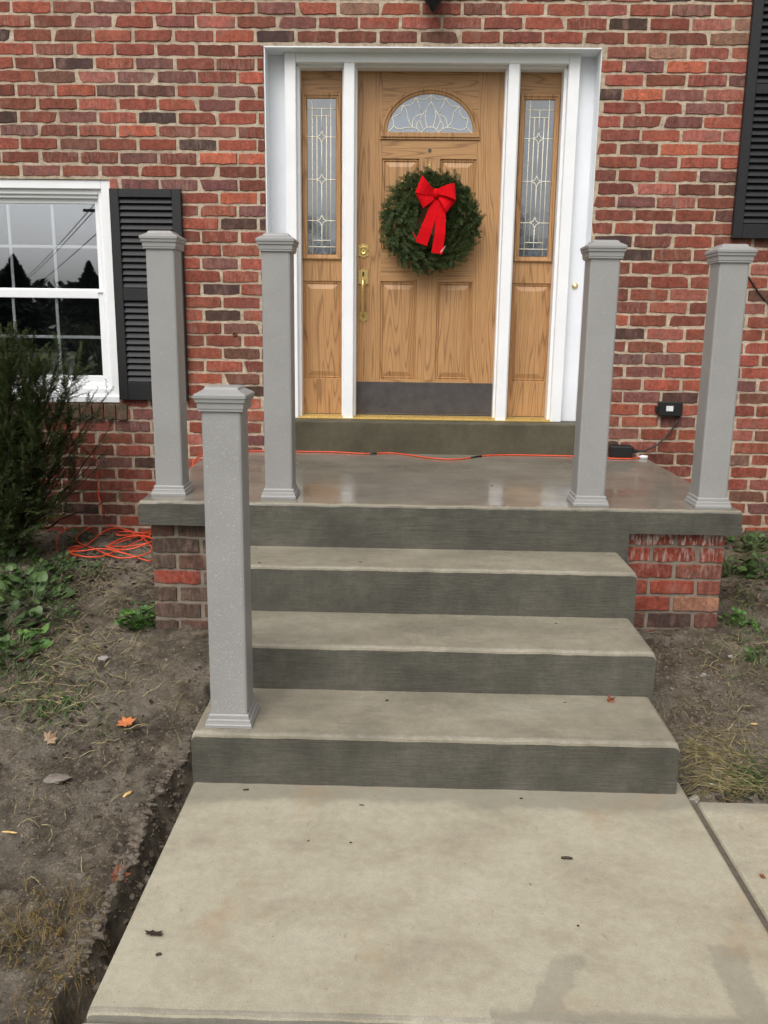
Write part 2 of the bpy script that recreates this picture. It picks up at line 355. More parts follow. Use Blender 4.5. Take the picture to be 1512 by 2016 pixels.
M['weed'] = m_leaf('weed_leaf', ((0.030, 0.075, 0.014, 1), (0.055, 0.13, 0.025, 1), (0.11, 0.20, 0.045, 1)), 0.4)
M['weed_dark'] = m_leaf('dark_ground_leaf', ((0.022, 0.046, 0.012, 1), (0.042, 0.082, 0.020, 1), (0.075, 0.125, 0.034, 1)), 0.5)
M['straw'] = m_leaf('straw', (srgb(146, 132, 92), srgb(186, 172, 126), srgb(96, 88, 58)), 0.55)
M['deadgrass'] = m_leaf('dead_grass', (srgb(128, 104, 58), srgb(146, 122, 70), srgb(96, 82, 44)), 0.7)
M['litter'] = m_leaf('leaf_litter', (srgb(52, 40, 30), srgb(78, 58, 42), srgb(36, 30, 24)), 0.6)
M['clod'] = m_simple('soil_clod', srgb(98, 88, 76), 0.75, var=0.4, vs=50, bump=1.0, bs=90)
M['clod_dark'] = m_simple('dark_clod', srgb(66, 56, 46), 0.65, var=0.4, vs=50, bump=1.0, bs=90)
M['crumb'] = m_leaf('earth_crumbs', (srgb(60, 52, 44), srgb(116, 106, 90), srgb(166, 154, 136)), 0.75, 0.3)
M['soil'] = m_soil()
M['orange_leaf'] = m_simple('orange_leaf', srgb(196, 118, 68), 0.55, var=0.3, vs=30)
M['brown_leaf'] = m_simple('brown_leaf', srgb(122, 66, 40), 0.5, var=0.4, vs=40)
M['dark_leaf'] = m_simple('dark_leaf', srgb(48, 36, 24), 0.5, var=0.4, vs=40)
M['pale_leaf'] = m_simple('pale_leaf', srgb(150, 126, 100), 0.6, var=0.3, vs=40)
M['chip'] = m_simple('wood_chip', srgb(214, 178, 116), 0.7, var=0.15)
M['stone'] = m_simple('stone', srgb(120, 112, 102), 0.7, var=0.3, vs=30, bump=0.6)
M['palestone'] = m_simple('pale_stone', srgb(140, 136, 128), 0.7, var=0.2, vs=30, bump=0.5)
M['lawn'] = m_simple('lawn', (0.045, 0.06, 0.02, 1), 0.9, var=0.4, vs=3, bump=0.5)
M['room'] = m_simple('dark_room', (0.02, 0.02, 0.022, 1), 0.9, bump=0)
M['drop'] = m_simple('water_drop', (0.62, 0.63, 0.64, 1), 0.08, var=0.02, bump=0, spec=0.9)  # sky glint of the clear drops is put into this pale base colour
M['filler'] = m_simple('joint_filler', srgb(92, 84, 72), 0.9, var=0.3, vs=60, bump=0.6)
M['wglass'] = m_glass('window_glass', 0.34, (0.97, 0.98, 0.98, 1))
M['lead_glass'] = m_simple('textured_glass', srgb(80, 88, 96), 0.02, var=0.35, vs=14, bump=0.10, bs=14, spec=0.5, IOR=2.9)
M['frost_glass'] = m_simple('frosted_glass', srgb(150, 160, 172), 0.16, var=0.08, vs=30, bump=0.25, bs=70, spec=0.5, IOR=1.9)

# ------------------------------------------------------------------ ground and paving
ZL, YL = 0.752, -1.5998                    # landing top, landing front
def gz(x, y):
    """soil height"""
    if x < 0: base = np.interp(y, [-9, -3.8, -2.7, -2.1, -1.55, -0.6, 0.2], [-0.10, -0.03, -0.015, 0.045, 0.115, 0.185, 0.215])
    else: base = np.interp(y, [-9, -3.8, -2.75, -2.1, -1.55, -0.6, 0.2], [-0.06, -0.04, -0.03, 0.06, 0.15, 0.24, 0.285])
    h = float(base)
    h += 0.030*noise.noise((x*1.7, y*1.7, 3.1))
    h += 0.075*math.exp(-((x+1.02)/0.16)**2-((y+1.93)/0.22)**2)+0.04*math.exp(-((x-1.05)/0.18)**2-((y+1.95)/0.2)**2)      # mud banked up beside the steps
    if x < 0 and y < -1.6:
        e = -0.819-x+0.035*noise.noise((x*3, y*7, 1.0))       # distance from the slab or step edge
        w = 0.046+0.024*noise.noise((2.0, y*5, 9.0))
        if 0 <= e < w*1.4 or e < 0:
            k = 1-max(0, e-w*0.6)/(w*0.8) if e > w*0.6 else 1.0
            h -= 0.10*max(0, min(1, k))*float(np.interp(y, [-2.9, -2.2], [1, 0.25]))
        elif e < w*2.6: h += 0.022*(1-(e-w*1.4)/(w*1.2))
    if x > 0 and y > -2.74:
        e = x-0.83
        if e < 0.10 and y < -1.6: h -= 0.05*(1-max(0, e)/0.10)*float(np.interp(y, [-2.7, -1.9], [1, 0.3]))
    return h
def gfine(x, y):
    f = 0.016*noise.fractal((x*6, y*6, 7.7), 0.9, 2.1, 5) + 0.026*abs(noise.noise((x*13, y*13, 2.2))) + 0.014*noise.noise((x*34, y*34, 4.2))
    return f
def ground_z(x, y): return gz(x, y)+gfine(x, y)
def soil_patch(x0, x1, y0, y1, step):
    nx = int((x1-x0)/step)+1; ny = int((y1-y0)/step)+1
    vs = []; fs = []
    for j in range(ny):
        y = y0+(y1-y0)*j/(ny-1)
        for i in range(nx):
            x = x0+(x1-x0)*i/(nx-1); vs.append((x, y, ground_z(x, y)))
    for j in range(ny-1):
        for i in range(nx-1): a = j*nx+i; fs.append((a, a+1, a+nx+1, a+nx))
    return vs, fs
def onG(u, v):
    z = 0.05
    for _ in range(8):
        p = onZ(u, v, z); z = ground_z(p.x, p.y)
    return Vector((p.x, p.y, z))
for nm, rc in (('soil', (-3.0, -0.78, -4.05, 0.02, 0.0125)), ('soil', (0.78, 2.75, -2.78, 0.02, 0.0135))):
    mb = MB(); mb.add(*soil_patch(*rc)); o = mb.build(nm, M['soil'], smooth=True, fix=False); tag(o, kind='structure')
mb = MB(); mb.add([(-400, -400, -0.16), (400, -400, -0.16), (400, 60, -0.16), (-400, 60, -0.16)], [(0, 1, 2, 3)])
tag(mb.build('lawn', M['lawn'], fix=False), kind='structure')

def block(x0, x1, y0, y1, z0, z1, r=0.014, seg=0.022, jit=0.0026, bev_ends=True, seed=0, slope=0.0):
    """poured concrete block, rounded and slightly uneven front and side top edges; faces: 0 top, 1 front and sides"""
    mb = MB(); sec = [(y0, z0, 1), (y0, z0+(z1-z0)*0.5, 1), (y0, z1-r, 1)]
    for a in (30, 60): sec.append((y0+r-r*math.cos(math.radians(a)), z1-r+r*math.sin(math.radians(a)), 0))
    sec += [(y0+r, z1, 0), (y0+r+0.03, z1, 0), (y1, z1, 1), (y1, z0, 1)]
    n = max(2, int((x1-x0)/seg)); xs = [x0]+[x0+r*0.35, x0+r]+[x0+r+(x1-x0-2*r)*i/n for i in range(1, n)]+[x1-r, x1-r*0.35, x1]
    drop = [r, r*0.3, 0]+[0]*(n-1)+[0, r*0.3, r]
    vs = []; k = len(sec)
    for x, d in zip(xs, drop):
        for (y, z, _) in sec:
            zz = z - (d if z > z1-r*1.01 else 0)
            if z > z1-r-1e-6 and z < z1+1e-6 and y < y0+r+0.01:
                zz += jit*noise.noise((x*9+seed, y*9, 1.3)) + jit*0.8*noise.noise((x*31+seed, y*31, 5.3))
            yy = y + (jit*1.3*noise.noise((x*13+seed, z*40, 8.8)) if y < y0+r else 0)
            zz += slope*(y-y0) if z > z1-r-1e-6 else 0
            vs.append((x, yy, zz))
    for i in range(len(xs)-1):
        for j in range(k):
            j2 = (j+1) % k; a, b = i*k+j, i*k+j2
            mi = (2 if 3 <= j <= 4 else 0) if (2 <= j <= 6) else 1
            mb.add([], []); mb.f.append((a, b, b+k, a+k)); mb.m.append(mi)
    mb.v = vs
    mb.f.append(tuple(range(k))[::-1]); mb.m.append(1); mb.f.append(tuple(range((len(xs)-1)*k, len(xs)*k))); mb.m.append(1)
    return mb
# walk slabs
w1 = block(-0.819, 0.853, -3.692, -2.60, -0.16, 0.0, r=0.012, jit=0.0022, seed=3)
tag(w1.build('walkway', [M['walk'], M['slab_grey'], M['nose']]), kind='structure')
w2 = block(0.870, 2.75, -3.692, -2.735, -0.16, 0.002, r=0.010, seed=5)
tag(w2.build('walkway', [M['walk'], M['slab_grey'], M['nose']]), kind='structure')
w3 = block(-0.83, 2.75, -8.0, -3.706, -0.16, -0.022, r=0.012, seed=8)
tag(w3.build('walkway', [M['slab_grey'], M['slab_grey'], M['slab_grey']]), kind='structure')
mb = MB().box(0.8535, 0.8695, -3.69, -2.71, -0.15, -0.010); tag(mb.build('walkway_joint', M['filler']), kind='structure')

# ------------------------------------------------------------------ brick wall
COLS = dict(R=(152, 79, 61), B=(125, 69, 54), P=(116, 78, 73), O=(180, 94, 68), K=(60, 50, 47), N=(102, 72, 60), L=(164, 97, 83), T=(146, 116, 96))
SAMP = []
def rows(sc, ox, oy, txt):
    for ln in txt.strip().split('\n'):
        y, rest = ln.split(':')
        for it in rest.split():
            SAMP.append((ox+float(it[:-1])/sc, oy+float(y)/sc, it[-1]))
rows(2.908, 0, 0, '''30:50B 230R 450B 670P 905R 1145R 1390R
108:90R 315B 550P 780R 1010L 1230L 1440B
188:40K 215B 450B 690R 910R 1145R 1375O
270:110R 340B 570R 810R 1045B 1270B 1450B
345:50R 230B 465K 690R 930P 1155B 1390B
420:110B 340N 575L 810P 1045P 1275R 1450O
500:50B 230B 465O 690N 930N 1155R 1390P
578:125B 360R 590R 820R 1045O 1275P 1450R
655:60K 240B 470P 710R 935K 1160B 1390R
735:125P 360B 585O 810O 1045B 1275L 1450R
812:60R 255R 490N 720R 950R 1170K 1400R
892:10N 150B 375B 600B 825P 1055B 1285O 1450O
970:70B 265P 495B 720B 945R 1165B 1390B
1050:685L 840P 1010P 1120B 1280P 1450B
1130:1185R 1400O
1205:1115B 1285R 1460P
1285:1185O 1395K''')
rows(4.033, 1150, 0, '''85:20R 220L 550R 870P 1180R
190:90R 365K 690R 1000L 1220T
305:190B 510B 840B 1150T
410:310L 640T 975R 1220L
520:220R 475P 810O 1120R
630:300R 640B 970R 1210P
740:210K 455O 780P 1100L
850:280R 625R 930P 1190R
955:190R 450B 770P 1100R
1065:270B 590R 910L 1160L
1170:190R 450B 770O 1090O
1280:250R 590B 910R 1160R
1390:170B 430R 770R 1060P
1495:240B 560L 890B 1140N
1600:160R 430P 760L 1060B
1705:235B 560B 870R 1110P
1810:160R 410R 720P 1030R
1915:340K 550B 870R''')
rows(3.6, 1100, 400, '''365:520K 800B 980B
460:455B 650R 920R 1430L
550:515B 760R 980B 1380R
640:445B 630B 900L 1395N
735:490B 735R 950B 1380L
825:415O 585B 860B 1380B
915:490K 705L 925B 1330R 1440B
1010:430B 575B 815R 975R 1365R
1098:460P 685P 910R 1300R 1420B
1185:400B 550P 820R 975N 1360R
1275:480B 715R 910R 1310P 1440L
1365:400B 590P 845K 1360N
1455:460R 630R 920R 1285B 1420B
1540:400B 580R 840P 1370L
1625:440P 665R 880O 1270L 1400B
1705:590R 780R 940R 1320R
1800:690B 880B 1260T 1410R
1880:800R 1330R
1970:880R 1250R 1400L''')
rows(3.25, 250, 430, '''40:510O 755K
120:440B 635R 800R
205:530R 760R
290:450R 640P 810R
378:525R 760R
455:450B 600K 710P 815R
540:520B 750B
620:450R 655K 820R
705:540R 780P
790:460B 600B 720N 820R
870:530R 740N
945:450B 600R 720N 830B
1020:500O 620B 770N''')
rows(2.16, 500, 60, '30:100K 270B 440B 620B 790N 970B 1155B 1330R 1460K')
SAMPW = [(onY(u, v, 0), k) for u, v, k in SAMP]
def brick_color(x0, x1, z0, z1, lowdark=True):
    hit = None
    for p, k in SAMPW:
        if x0-0.01 <= p.x <= x1+0.01 and z0-0.006 <= p.z <= z1+0.006:
            d = abs(p.x-(x0+x1)/2)
            if hit is None or d < hit[0]: hit = (d, k)
    if hit: k = hit[1]
    else: k = rng.choices('RBPOKNLT', [26, 34, 12, 5, 4, 9, 6, 2])[0]
    c = COLS[k]; c = tuple(q*0.74+m_*0.26 for q, m_ in zip(c, (142, 80, 64))); j = rng.uniform(0.84, 1.04)
    c = srgb(*[max(0, min(255, q*j+rng.uniform(-2.5, 2.5))) for q in c])
    return c
def brick_geo(x0, x1, z0, z1, yf, jit=0.0030, depth=0.03, plane='y'):
    """one brick: uneven 12 point outline, rounded arris, back at depth"""
    pts = []
    K = 8; K2 = 2*K
    for i in range(K): pts.append((x0+(x1-x0)*i/(K-1), z0))
    for i in range(K): pts.append((x1-(x1-x0)*i/(K-1), z1))
    chip = rng.choice([0, K-1, K, K2-1]) if rng.random() < 0.10 else -1; wz = 0.0035*noise.noise((x0*1.3, z0*9, 0.5))
    o = []
    for i, (x, z) in enumerate(pts):
        jx = rng.uniform(-jit, jit)*0.7; jz = rng.uniform(-jit, jit)*(1.25 if i < K else 0.8)+wz
        if i == chip: jx -= rng.uniform(0.006, 0.016)*(1 if x > (x0+x1)/2 else -1); jz -= rng.uniform(0.004, 0.012)*(1 if z > (z0+z1)/2 else -1)
        if i in (0, K-1, K, K2-1):
            jx -= 0.002*(1 if x > (x0+x1)/2 else -1); jz -= 0.0025*(1 if z > (z0+z1)/2 else -1)
        o.append((x+jx, z+jz))
    cx, cz = (x0+x1)/2, (z0+z1)/2; tx = rng.uniform(-0.012, 0.012); tz = rng.uniform(-0.03, 0.03); py = rng.uniform(-0.0025, 0.002)
    ins = 0.0028
    f = [(x, z) for x, z in o]
    vs = [(x, yf+depth, z) for x, z in o]+[(x, yf+0.0045+py+tx*(x-cx)+tz*(z-cz), z) for x, z in o]
    vs += [(x-ins*(1 if x > cx else -1)*(1 if abs(x-cx) > 0.3*(x1-x0) else 0), yf+py+tx*(x-cx)+tz*(z-cz)+rng.uniform(-0.0008, 0.0008), z-ins*(1 if z > cz else -1)) for x, z in f]
    fs = []
    for r in (0, 1):
        for j in range(K2): j2 = (j+1) % K2; fs.append((r*K2+j, r*K2+j2, r*K2+K2+j2, r*K2+K2+j))
    for i in range(K-1): fs.append((2*K2+i, 2*K2+i+1, 2*K2+K2-2-i, 2*K2+K2-1-i))
    return vs, fs
def col_attr(me, cols):
    a = me.color_attributes.new('bc', 'FLOAT_COLOR', 'POINT'); a.data.foreach_set('color', np.array(cols, dtype=np.float32).ravel())
XW0, XW1, ZW0, ZW1 = -4.3, 4.3, -0.1, 4.3
OPEN = [(-0.963, 0.957, 0.75, 3.074), (-2.93, -1.883, 1.038, 2.347)]      # door, window
BED = [3.086+0.0731*i for i in range(0, 17)][::-1] + [3.086-0.0728*i for i in range(1, 15)]
b = BED[-1]
while b > ZW0: b -= 0.0757; BED.append(b)
i0 = 16                                                                      # index of bed joint 3.086 in BED
wall = thing('brick_wall', 'weathered red brick house wall around the front door', 'wall')
mb = MB()                                                                   # mortar body with the openings left free
xs = sorted({XW0, XW1, -2.93, -1.883, -0.963, 0.957}); zs = sorted({ZW0, ZW1, 0.75, 3.074, 1.038, 2.347})
for i in range(len(xs)-1):
    for j in range(len(zs)-1):
        cx, cz = (xs[i]+xs[i+1])/2, (zs[j]+zs[j+1])/2
        if any(a < cx < b_ and c < cz < d for a, b_, c, d in OPEN): continue
        mb.box(xs[i], xs[i+1], 0.0030, 0.25, zs[j], zs[j+1])
mb.build('mortar', M['mortar'], wall)
bricks = []
LP = 0.2325; J = 0.0122
for r in range(len(BED)-1):
    zt, zb = BED[r]-J/2, BED[r+1]+J/2
    if zb < ZW0: break
    par = (r-i0) % 2                                                        # row just below 3.086: r == i0 -> half shifted
    x = -0.074+(LP/2 if par == 0 else 0)-LP*19+rng.uniform(-0.006, 0.006)
    spans = []
    while x < XW1:
        l = LP+rng.uniform(-0.004, 0.004); spans.append((x+J/2+rng.uniform(-.002, .002), x+l-J/2)); x += LP
    for a, c in spans:
        a, c = max(a, XW0), min(c, XW1)
        pieces = [(a, c)]
        for (ox0, ox1, oz0, oz1) in OPEN:
            if zt > oz0+0.02 and zb < oz1-0.02:
                np_ = []
                for (p, q) in pieces:
                    if q <= ox0 or p >= ox1: np_.append((p, q)); continue
                    if p < ox0: np_.append((p, ox0+0.001))
                    if q > ox1: np_.append((ox1-0.001, q))
                pieces = np_
        for p, q in pieces:
            if q-p > 0.03: bricks.append((p, q, zb, zt))
OCC = [(285, 450, 372, 985), (505, 455, 582, 985), (1130, 465, 1215, 1000), (1360, 470, 1475, 1005), (395, 755, 500, 1440), (219, 373, 368, 790), (1450, 0, 1512, 470), (272, 960, 1465, 1300), (0, 700, 110, 1100)]
def shown(bk):
    x0, x1, z0, z1 = bk; s = 0
    for fx in (0.1, 0.35, 0.65, 0.9):
        u, v = proj((x0+(x1-x0)*fx, 0, (z0+z1)/2))
        if 0 < u < PW and 0 < v < PH and not any(a < u < c and b_ < v < d for a, b_, c, d in OCC): s += 1
    return s/4*(x1-x0)*(z1-z0)/((Vector(((x0+x1)/2, 0, z0))-CP).length**2)
order = sorted(range(len(bricks)), key=lambda i: -shown(bricks[i])); top = set(order[:300])
rest = MB(); restc = []
for i, bk in enumerate(bricks):
    geo = brick_geo(*bk, -0.0012); c = brick_color(*bk)
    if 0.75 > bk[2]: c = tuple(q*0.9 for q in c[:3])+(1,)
    c = c[:3]+(rng.choice([1, 1, 1, 1, 1, 0.93, 0.88]),)
    if i in top:
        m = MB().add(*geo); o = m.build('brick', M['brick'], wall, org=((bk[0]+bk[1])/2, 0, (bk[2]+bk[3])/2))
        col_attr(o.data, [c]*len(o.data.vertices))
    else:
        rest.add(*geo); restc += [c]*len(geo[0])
o = rest.build('brick_field', M['brick'], wall); col_attr(o.data, restc); tag(o, kind='stuff')
# rowlock sill under the window
x = -2.95; k = 0
while x < -1.885:
    m = MB(); geo = brick_geo(x+0.003, x+0.070, 0.935, 1.030, -0.020, depth=0.05); m.add(*geo)
    o = m.build('sill_brick', M['brick'], wall, org=(x+0.035, -0.03, 0.98)); c = srgb(*rng.choice([(98, 74, 58), (92, 80, 62), (110, 72, 56), (90, 76, 60)])); col_attr(o.data, [c]*len(o.data.vertices)); x += 0.0745; k += 1

# ------------------------------------------------------------------ steps and landing
steps = thing('concrete_steps', 'wet grey concrete entrance steps with landing slab below the front door', 'steps', (0, YL, 0))
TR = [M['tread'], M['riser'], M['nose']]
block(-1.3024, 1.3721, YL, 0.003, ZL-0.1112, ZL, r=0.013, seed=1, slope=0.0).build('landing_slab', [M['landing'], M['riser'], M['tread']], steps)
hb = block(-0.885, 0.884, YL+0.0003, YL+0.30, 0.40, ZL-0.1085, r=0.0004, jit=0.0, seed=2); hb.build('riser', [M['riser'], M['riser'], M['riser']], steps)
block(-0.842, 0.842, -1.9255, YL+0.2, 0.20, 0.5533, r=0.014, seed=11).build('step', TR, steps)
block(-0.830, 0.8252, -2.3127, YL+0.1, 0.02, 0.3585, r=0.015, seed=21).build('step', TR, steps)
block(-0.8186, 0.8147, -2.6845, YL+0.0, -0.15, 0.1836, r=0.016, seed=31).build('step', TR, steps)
# brick foundation under the landing
fnd = thing('landing_foundation', 'low brick foundation carrying the landing slab on both sides of the steps', 'foundation', (0, -1.5, 0))
FX0, FX1, FY = -1.268, 1.330, -1.540
MB().box(FX0+0.004, FX1-0.004, FY+0.006, -0.001, -0.15, ZL-0.1135).build('mortar', M['mortar_grey'], fnd)
FB = [0.640, 0.570, 0.493, 0.416, 0.340, 0.261, 0.181, 0.10, 0.02, -0.06]
frest = MB(); frc = []
def fbrick(x0, x1, z0, z1, c, al=1.0):
    geo = brick_geo(x0, x1, z0, z1, FY, depth=0.03); m = MB().add(*geo)
    o = m.build('brick', M['brick'], fnd, org=((x0+x1)/2, FY, (z0+z1)/2)); c = srgb(*c)[:3]+(al,); col_attr(o.data, [c]*len(o.data.vertices))
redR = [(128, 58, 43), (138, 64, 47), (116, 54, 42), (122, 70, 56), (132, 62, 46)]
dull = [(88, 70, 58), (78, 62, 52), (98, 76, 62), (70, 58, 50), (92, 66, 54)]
for r in range(9):
    zt, zb = FB[r]-0.006, FB[r+1]+0.006
    e = [FX1, 1.217, 1.005, 0.79] if r % 2 == 1 else [FX1, 1.113, 0.89, 0.70]
    for i in range(len(e)-1):
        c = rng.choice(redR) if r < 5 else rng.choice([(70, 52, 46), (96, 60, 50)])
        if r == 4 and i == 0: c = (140, 98, 76)
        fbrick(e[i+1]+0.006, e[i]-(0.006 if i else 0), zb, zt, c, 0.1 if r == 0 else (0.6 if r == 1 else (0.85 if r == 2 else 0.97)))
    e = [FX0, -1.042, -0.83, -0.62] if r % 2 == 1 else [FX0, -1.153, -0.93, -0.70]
    for i in range(len(e)-1):
        c = rng.choice(dull)
        if r == 3 and i == 0: c = (136, 62, 46)
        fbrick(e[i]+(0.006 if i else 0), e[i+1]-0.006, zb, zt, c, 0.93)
    # the two sides running back to the house
    for sx, X in ((-1, FX0), (1, FX1)):
        y = FY+0.12*(r % 2)
        while y < -0.05:
            l = min(0.215, -0.005-y); vs, fs = brick_geo(y+0.006, y+l, zb, zt, 0.0, depth=0.03)
            frest.add([((X-sx*q[1]), q[0], q[2]) for q in vs], fs); frc += [srgb(*rng.choice(dull))[:3]+(0.9,)]*len(vs); y += l+0.006
o = frest.build('brick_field', M['brick'], fnd); col_attr(o.data, frc); tag(o, kind='stuff')
# concrete door sill
sb = block(-0.962, 0.956, -0.030, 0.249, ZL-0.02, 0.950, r=0.012, seed=41)
o = sb.build('door_sill', [M['sill'], M['sill'], M['sill']]); tag(o, 'damp mossy concrete sill block beneath the oak front door', 'sill')

# ------------------------------------------------------------------ door surround
fr = thing('door_frame', 'white painted door frame with two mullions around door and sidelights', 'door frame', (0, 0.1, 0.95))
def part(name, mat, parent, *boxes, c=0.002, smooth=False):
    m = MB()
    for bx in boxes: m.box(*bx, c=c)
    return m.build(name, mat, parent, smooth)
for s in (-1, 1):
    a, b_ = sorted((s*0.853, s*0.958)); part('flat_board', M['white2'], fr, (a, b_, 0.150, 0.20, 0.9505, 3.066))
    a, b_ = sorted((s*0.789, s*0.855)); part('casing', M['white'], fr, (a, b_, 0.085, 0.215, 0.9505, 3.071), c=0.004)
    a, b_ = sorted((s*0.772, s*0.7905)); part('door_stop', M['white'], fr, (a, b_, 0.135, 0.2295, 0.951, 3.004), c=0.002)
    a, b_ = sorted((s*0.9535, s*0.9615)); part('reveal_board', M['white2'], fr, (a, b_, 0.006, 0.1505, 0.952, 3.0655), c=0.001)
    a, b_ = sorted((s*0.445, s*0.510)); part('mullion', M['white'], fr, (a, b_, 0.087, 0.213, 0.951, 3.0125), c=0.005)
    a, b_ = sorted((s*0.4335, s*0.5215)); part('door_stop', M['white'], fr, (a, b_, 0.150, 0.229, 0.952, 3.003), c=0.002)
part('head_casing', M['white'], fr, (-0.7885, 0.7885, 0.086, 0.214, 3.012, 3.0705), c=0.004)
part('head_stop', M['white'], fr, (-0.785, 0.785, 0.134, 0.228, 3.0005, 3.013), c=0.002)
part('soffit_board', M['white2'], fr, (-0.961, 0.955, 0.002, 0.152, 3.0655, 3.0735), c=0.001)
th = MB()
for y0, y1, z1 in ((0.070, 0.235, 0.957), (0.100, 0.120, 0.963), (0.140, 0.165, 0.966), (0.185, 0.205, 0.968)): th.box(-0.79, 0.795, y0, y1, 0.9502, z1, c=0.0012)
th.build('threshold', M['brass'], fr)

# ------------------------------------------------------------------ raised panels and glass mouldings
YD = 0.22
def raised_panel(parent, x0, x1, z0, z1, y=YD, mat=None):
    m = MB(); rings = [(0.0, 0.0), (0.004, 0.009), (0.010, 0.0085), (0.013, 0.004), (0.018, 0.0105), (0.046, 0.001), (0.048, 0.0)]
    vs = []; fs = []
    for i, d in rings: vs += [(x0+i, y+d, z0+i), (x1-i, y+d, z0+i), (x1-i, y+d, z1-i), (x0+i, y+d, z1-i)]
    for r in range(len(rings)-1):
        for j in range(4): j2 = (j+1) % 4; fs.append((r*4+j, r*4+j2, r*4+4+j2, r*4+4+j))
    n = (len(rings)-1)*4; fs.append((n, n+1, n+2, n+3)); m.add(vs, fs)
    return m.build('panel', mat or M['wood_v'], parent, org=((x0+x1)/2, y, z0))
def molding(parent, x0, x1, z0, z1, y=YD, w=0.030, name='glass_frame'):
    m = MB(); rings = [(0.0, 0.001), (0.001, -0.010), (0.006, -0.016), (0.013, -0.016), (0.016, -0.010), (w-0.006, -0.008), (w, 0.004), (w, 0.012)]
    vs = []; fs = []
    for i, d in rings: vs += [(x0+i, y+d, z0+i), (x1-i, y+d, z0+i), (x1-i, y+d, z1-i), (x0+i, y+d, z1-i)]
    for r in range(len(rings)-1):
        for j in range(4): j2 = (j+1) % 4; fs.append((r*4+j, r*4+j2, r*4+4+j2, r*4+4+j))
    m.add(vs, fs); return m.build(name, M['wood_v'], parent, org=((x0+x1)/2, y, z0))

# ------------------------------------------------------------------ front door
door = thing('front_door', 'oak front door with arched leaded glass and four raised panels', 'door', (0, YD, 0.968))
ZT = 3.0
for nm, mat, bx in (('stile', 'wood_v', (-0.4345, -0.286, 0.972, ZT)), ('stile', 'wood_v', (-0.060, 0.066, 0.972+0.22, 2.515)), ('stile', 'wood_v', (0.285, 0.4345, 0.972, ZT)),
                    ('rail', 'wood_h', (-0.286, 0.285, 0.972, 1.192)), ('rail', 'wood_h', (-0.286, -0.060, 1.796, 1.983)), ('rail', 'wood_h', (0.066, 0.285, 1.796, 1.983)), ('rail', 'wood_h', (-0.286, 0.285, 2.515, ZT))):
    part(nm, M[mat], door, (bx[0], bx[1], YD, YD+0.045, bx[2], bx[3]), c=0.0008)
for x0, x1 in ((-0.286, -0.060), (0.066, 0.285)):
    raised_panel(door, x0, x1, 1.983, 2.515); raised_panel(door, x0, x1, 1.192, 1.796)
# arched light: centre x 0, base z 2.658, half width .256, height .215
AX, AZ, AW, AH = 0.001, 2.660, 0.256, 0.215
def arch(k, n=36, e=0.0): return [(AX+(AW+k)*math.cos(math.pi*i/n), AZ-e+(AH+k+e)*math.sin(math.pi*i/n)) for i in range(n+1)]
m = MB(); rr = [(0.040, 0.001), (0.039, -0.009), (0.033, -0.015), (0.024, -0.015), (0.018, -0.008), (0.008, -0.006), (0.0, 0.0), (0.0, 0.001)]
L = [[(x, YD+d, z) for x, z in arch(k)] for k, d in rr]; n = len(L[0]); vs = [p for l in L for p in l]
m.add(vs, [(r*n+j, r*n+j+1, (r+1)*n+j+1, (r+1)*n+j) for r in range(len(L)-1) for j in range(n-1)])
m.box(AX-0.296, AX+0.296, YD-0.016, YD+0.001, AZ-0.026, AZ+0.002, c=0.003); m.box(AX-0.302, AX+0.302, YD-0.010, YD+0.001, AZ-0.0385, AZ-0.027, c=0.003)
m.build('arch_frame', M['wood_v'], door)
m = MB(); a = arch(0.0005); m.prism(a, YD-0.0035, YD+0.0008); pane = m.build('glass_pane', M['frost_glass'], door)
cm = MB()
def cv(pts, mbx, to, r=0.0027):
    P = [Vector(to(p)) for p in pts]
    if len(P) > 2:                                            # smooth through the points
        Q = []
        for i in range(len(P)-1):
            p0, p1, p2, p3 = P[max(i-1, 0)], P[i], P[i+1], P[min(i+2, len(P)-1)]
            for s in range(5):
                t = s/5; Q.append(0.5*((2*p1)+(-p0+p2)*t+(2*p0-5*p1+4*p2-p3)*t*t+(-p0+3*p1-3*p2+p3)*t**3))
        P = Q+[P[-1]]
    mbx.tube(P, r, 5)
ta = lambda p: (AX+(p[0]-735)/1150*0.512, YD-0.004, AZ+(715-p[1])/532*0.215)
for pl in (((537, 230), (640, 262), (740, 195)), ((740, 195), (840, 265), (940, 235)), ((357, 340), (470, 330), (537, 230)), ((940, 235), (1000, 335), (1115, 350)),
           ((228, 500), (335, 440), (357, 340)), ((1115, 350), (1150, 480), (1245, 520)), ((168, 700), (240, 630), (228, 500)), ((1305, 712), (1225, 630), (1245, 520)),
           ((540, 235), (625, 445)), ((940, 240), (845, 455)), ((357, 340), (410, 400), (440, 540), (497, 640)), ((1115, 350), (1050, 430), (1020, 560), (960, 640)), ((740, 195), (740, 285)),
           ((740, 285), (680, 400), (670, 520), (690, 635)), ((740, 285), (800, 410), (800, 530), (770, 635)), ((670, 400), (610, 500), (605, 580), (640, 660)), ((805, 405), (860, 500), (860, 580), (820, 665)),
           ((620, 455), (540, 490), (500, 560), (500, 640)), ((850, 455), (930, 500), (960, 570), (960, 640)), ((605, 530), (560, 580), (560, 650), (605, 710)), ((865, 545), (905, 590), (905, 650), (850, 710)),
           ((615, 705), (680, 645), (740, 635), (800, 650), (845, 705)), ((232, 620), (310, 665), (410, 645), (497, 640), (560, 660)), ((1228, 630), (1150, 675), (1050, 650), (960, 640), (905, 662))):
    cv(pl, cm, ta)
cm.build('leading', M['came'], pane, smooth=True)
m = MB().lathe([(0.010, -0.001), (0.010, 0.004), (0.006, 0.006), (0.005, 0.004)], (0.001, YD, 2.563), 'y', 14); m.build('peephole', M['kick'], door, True)
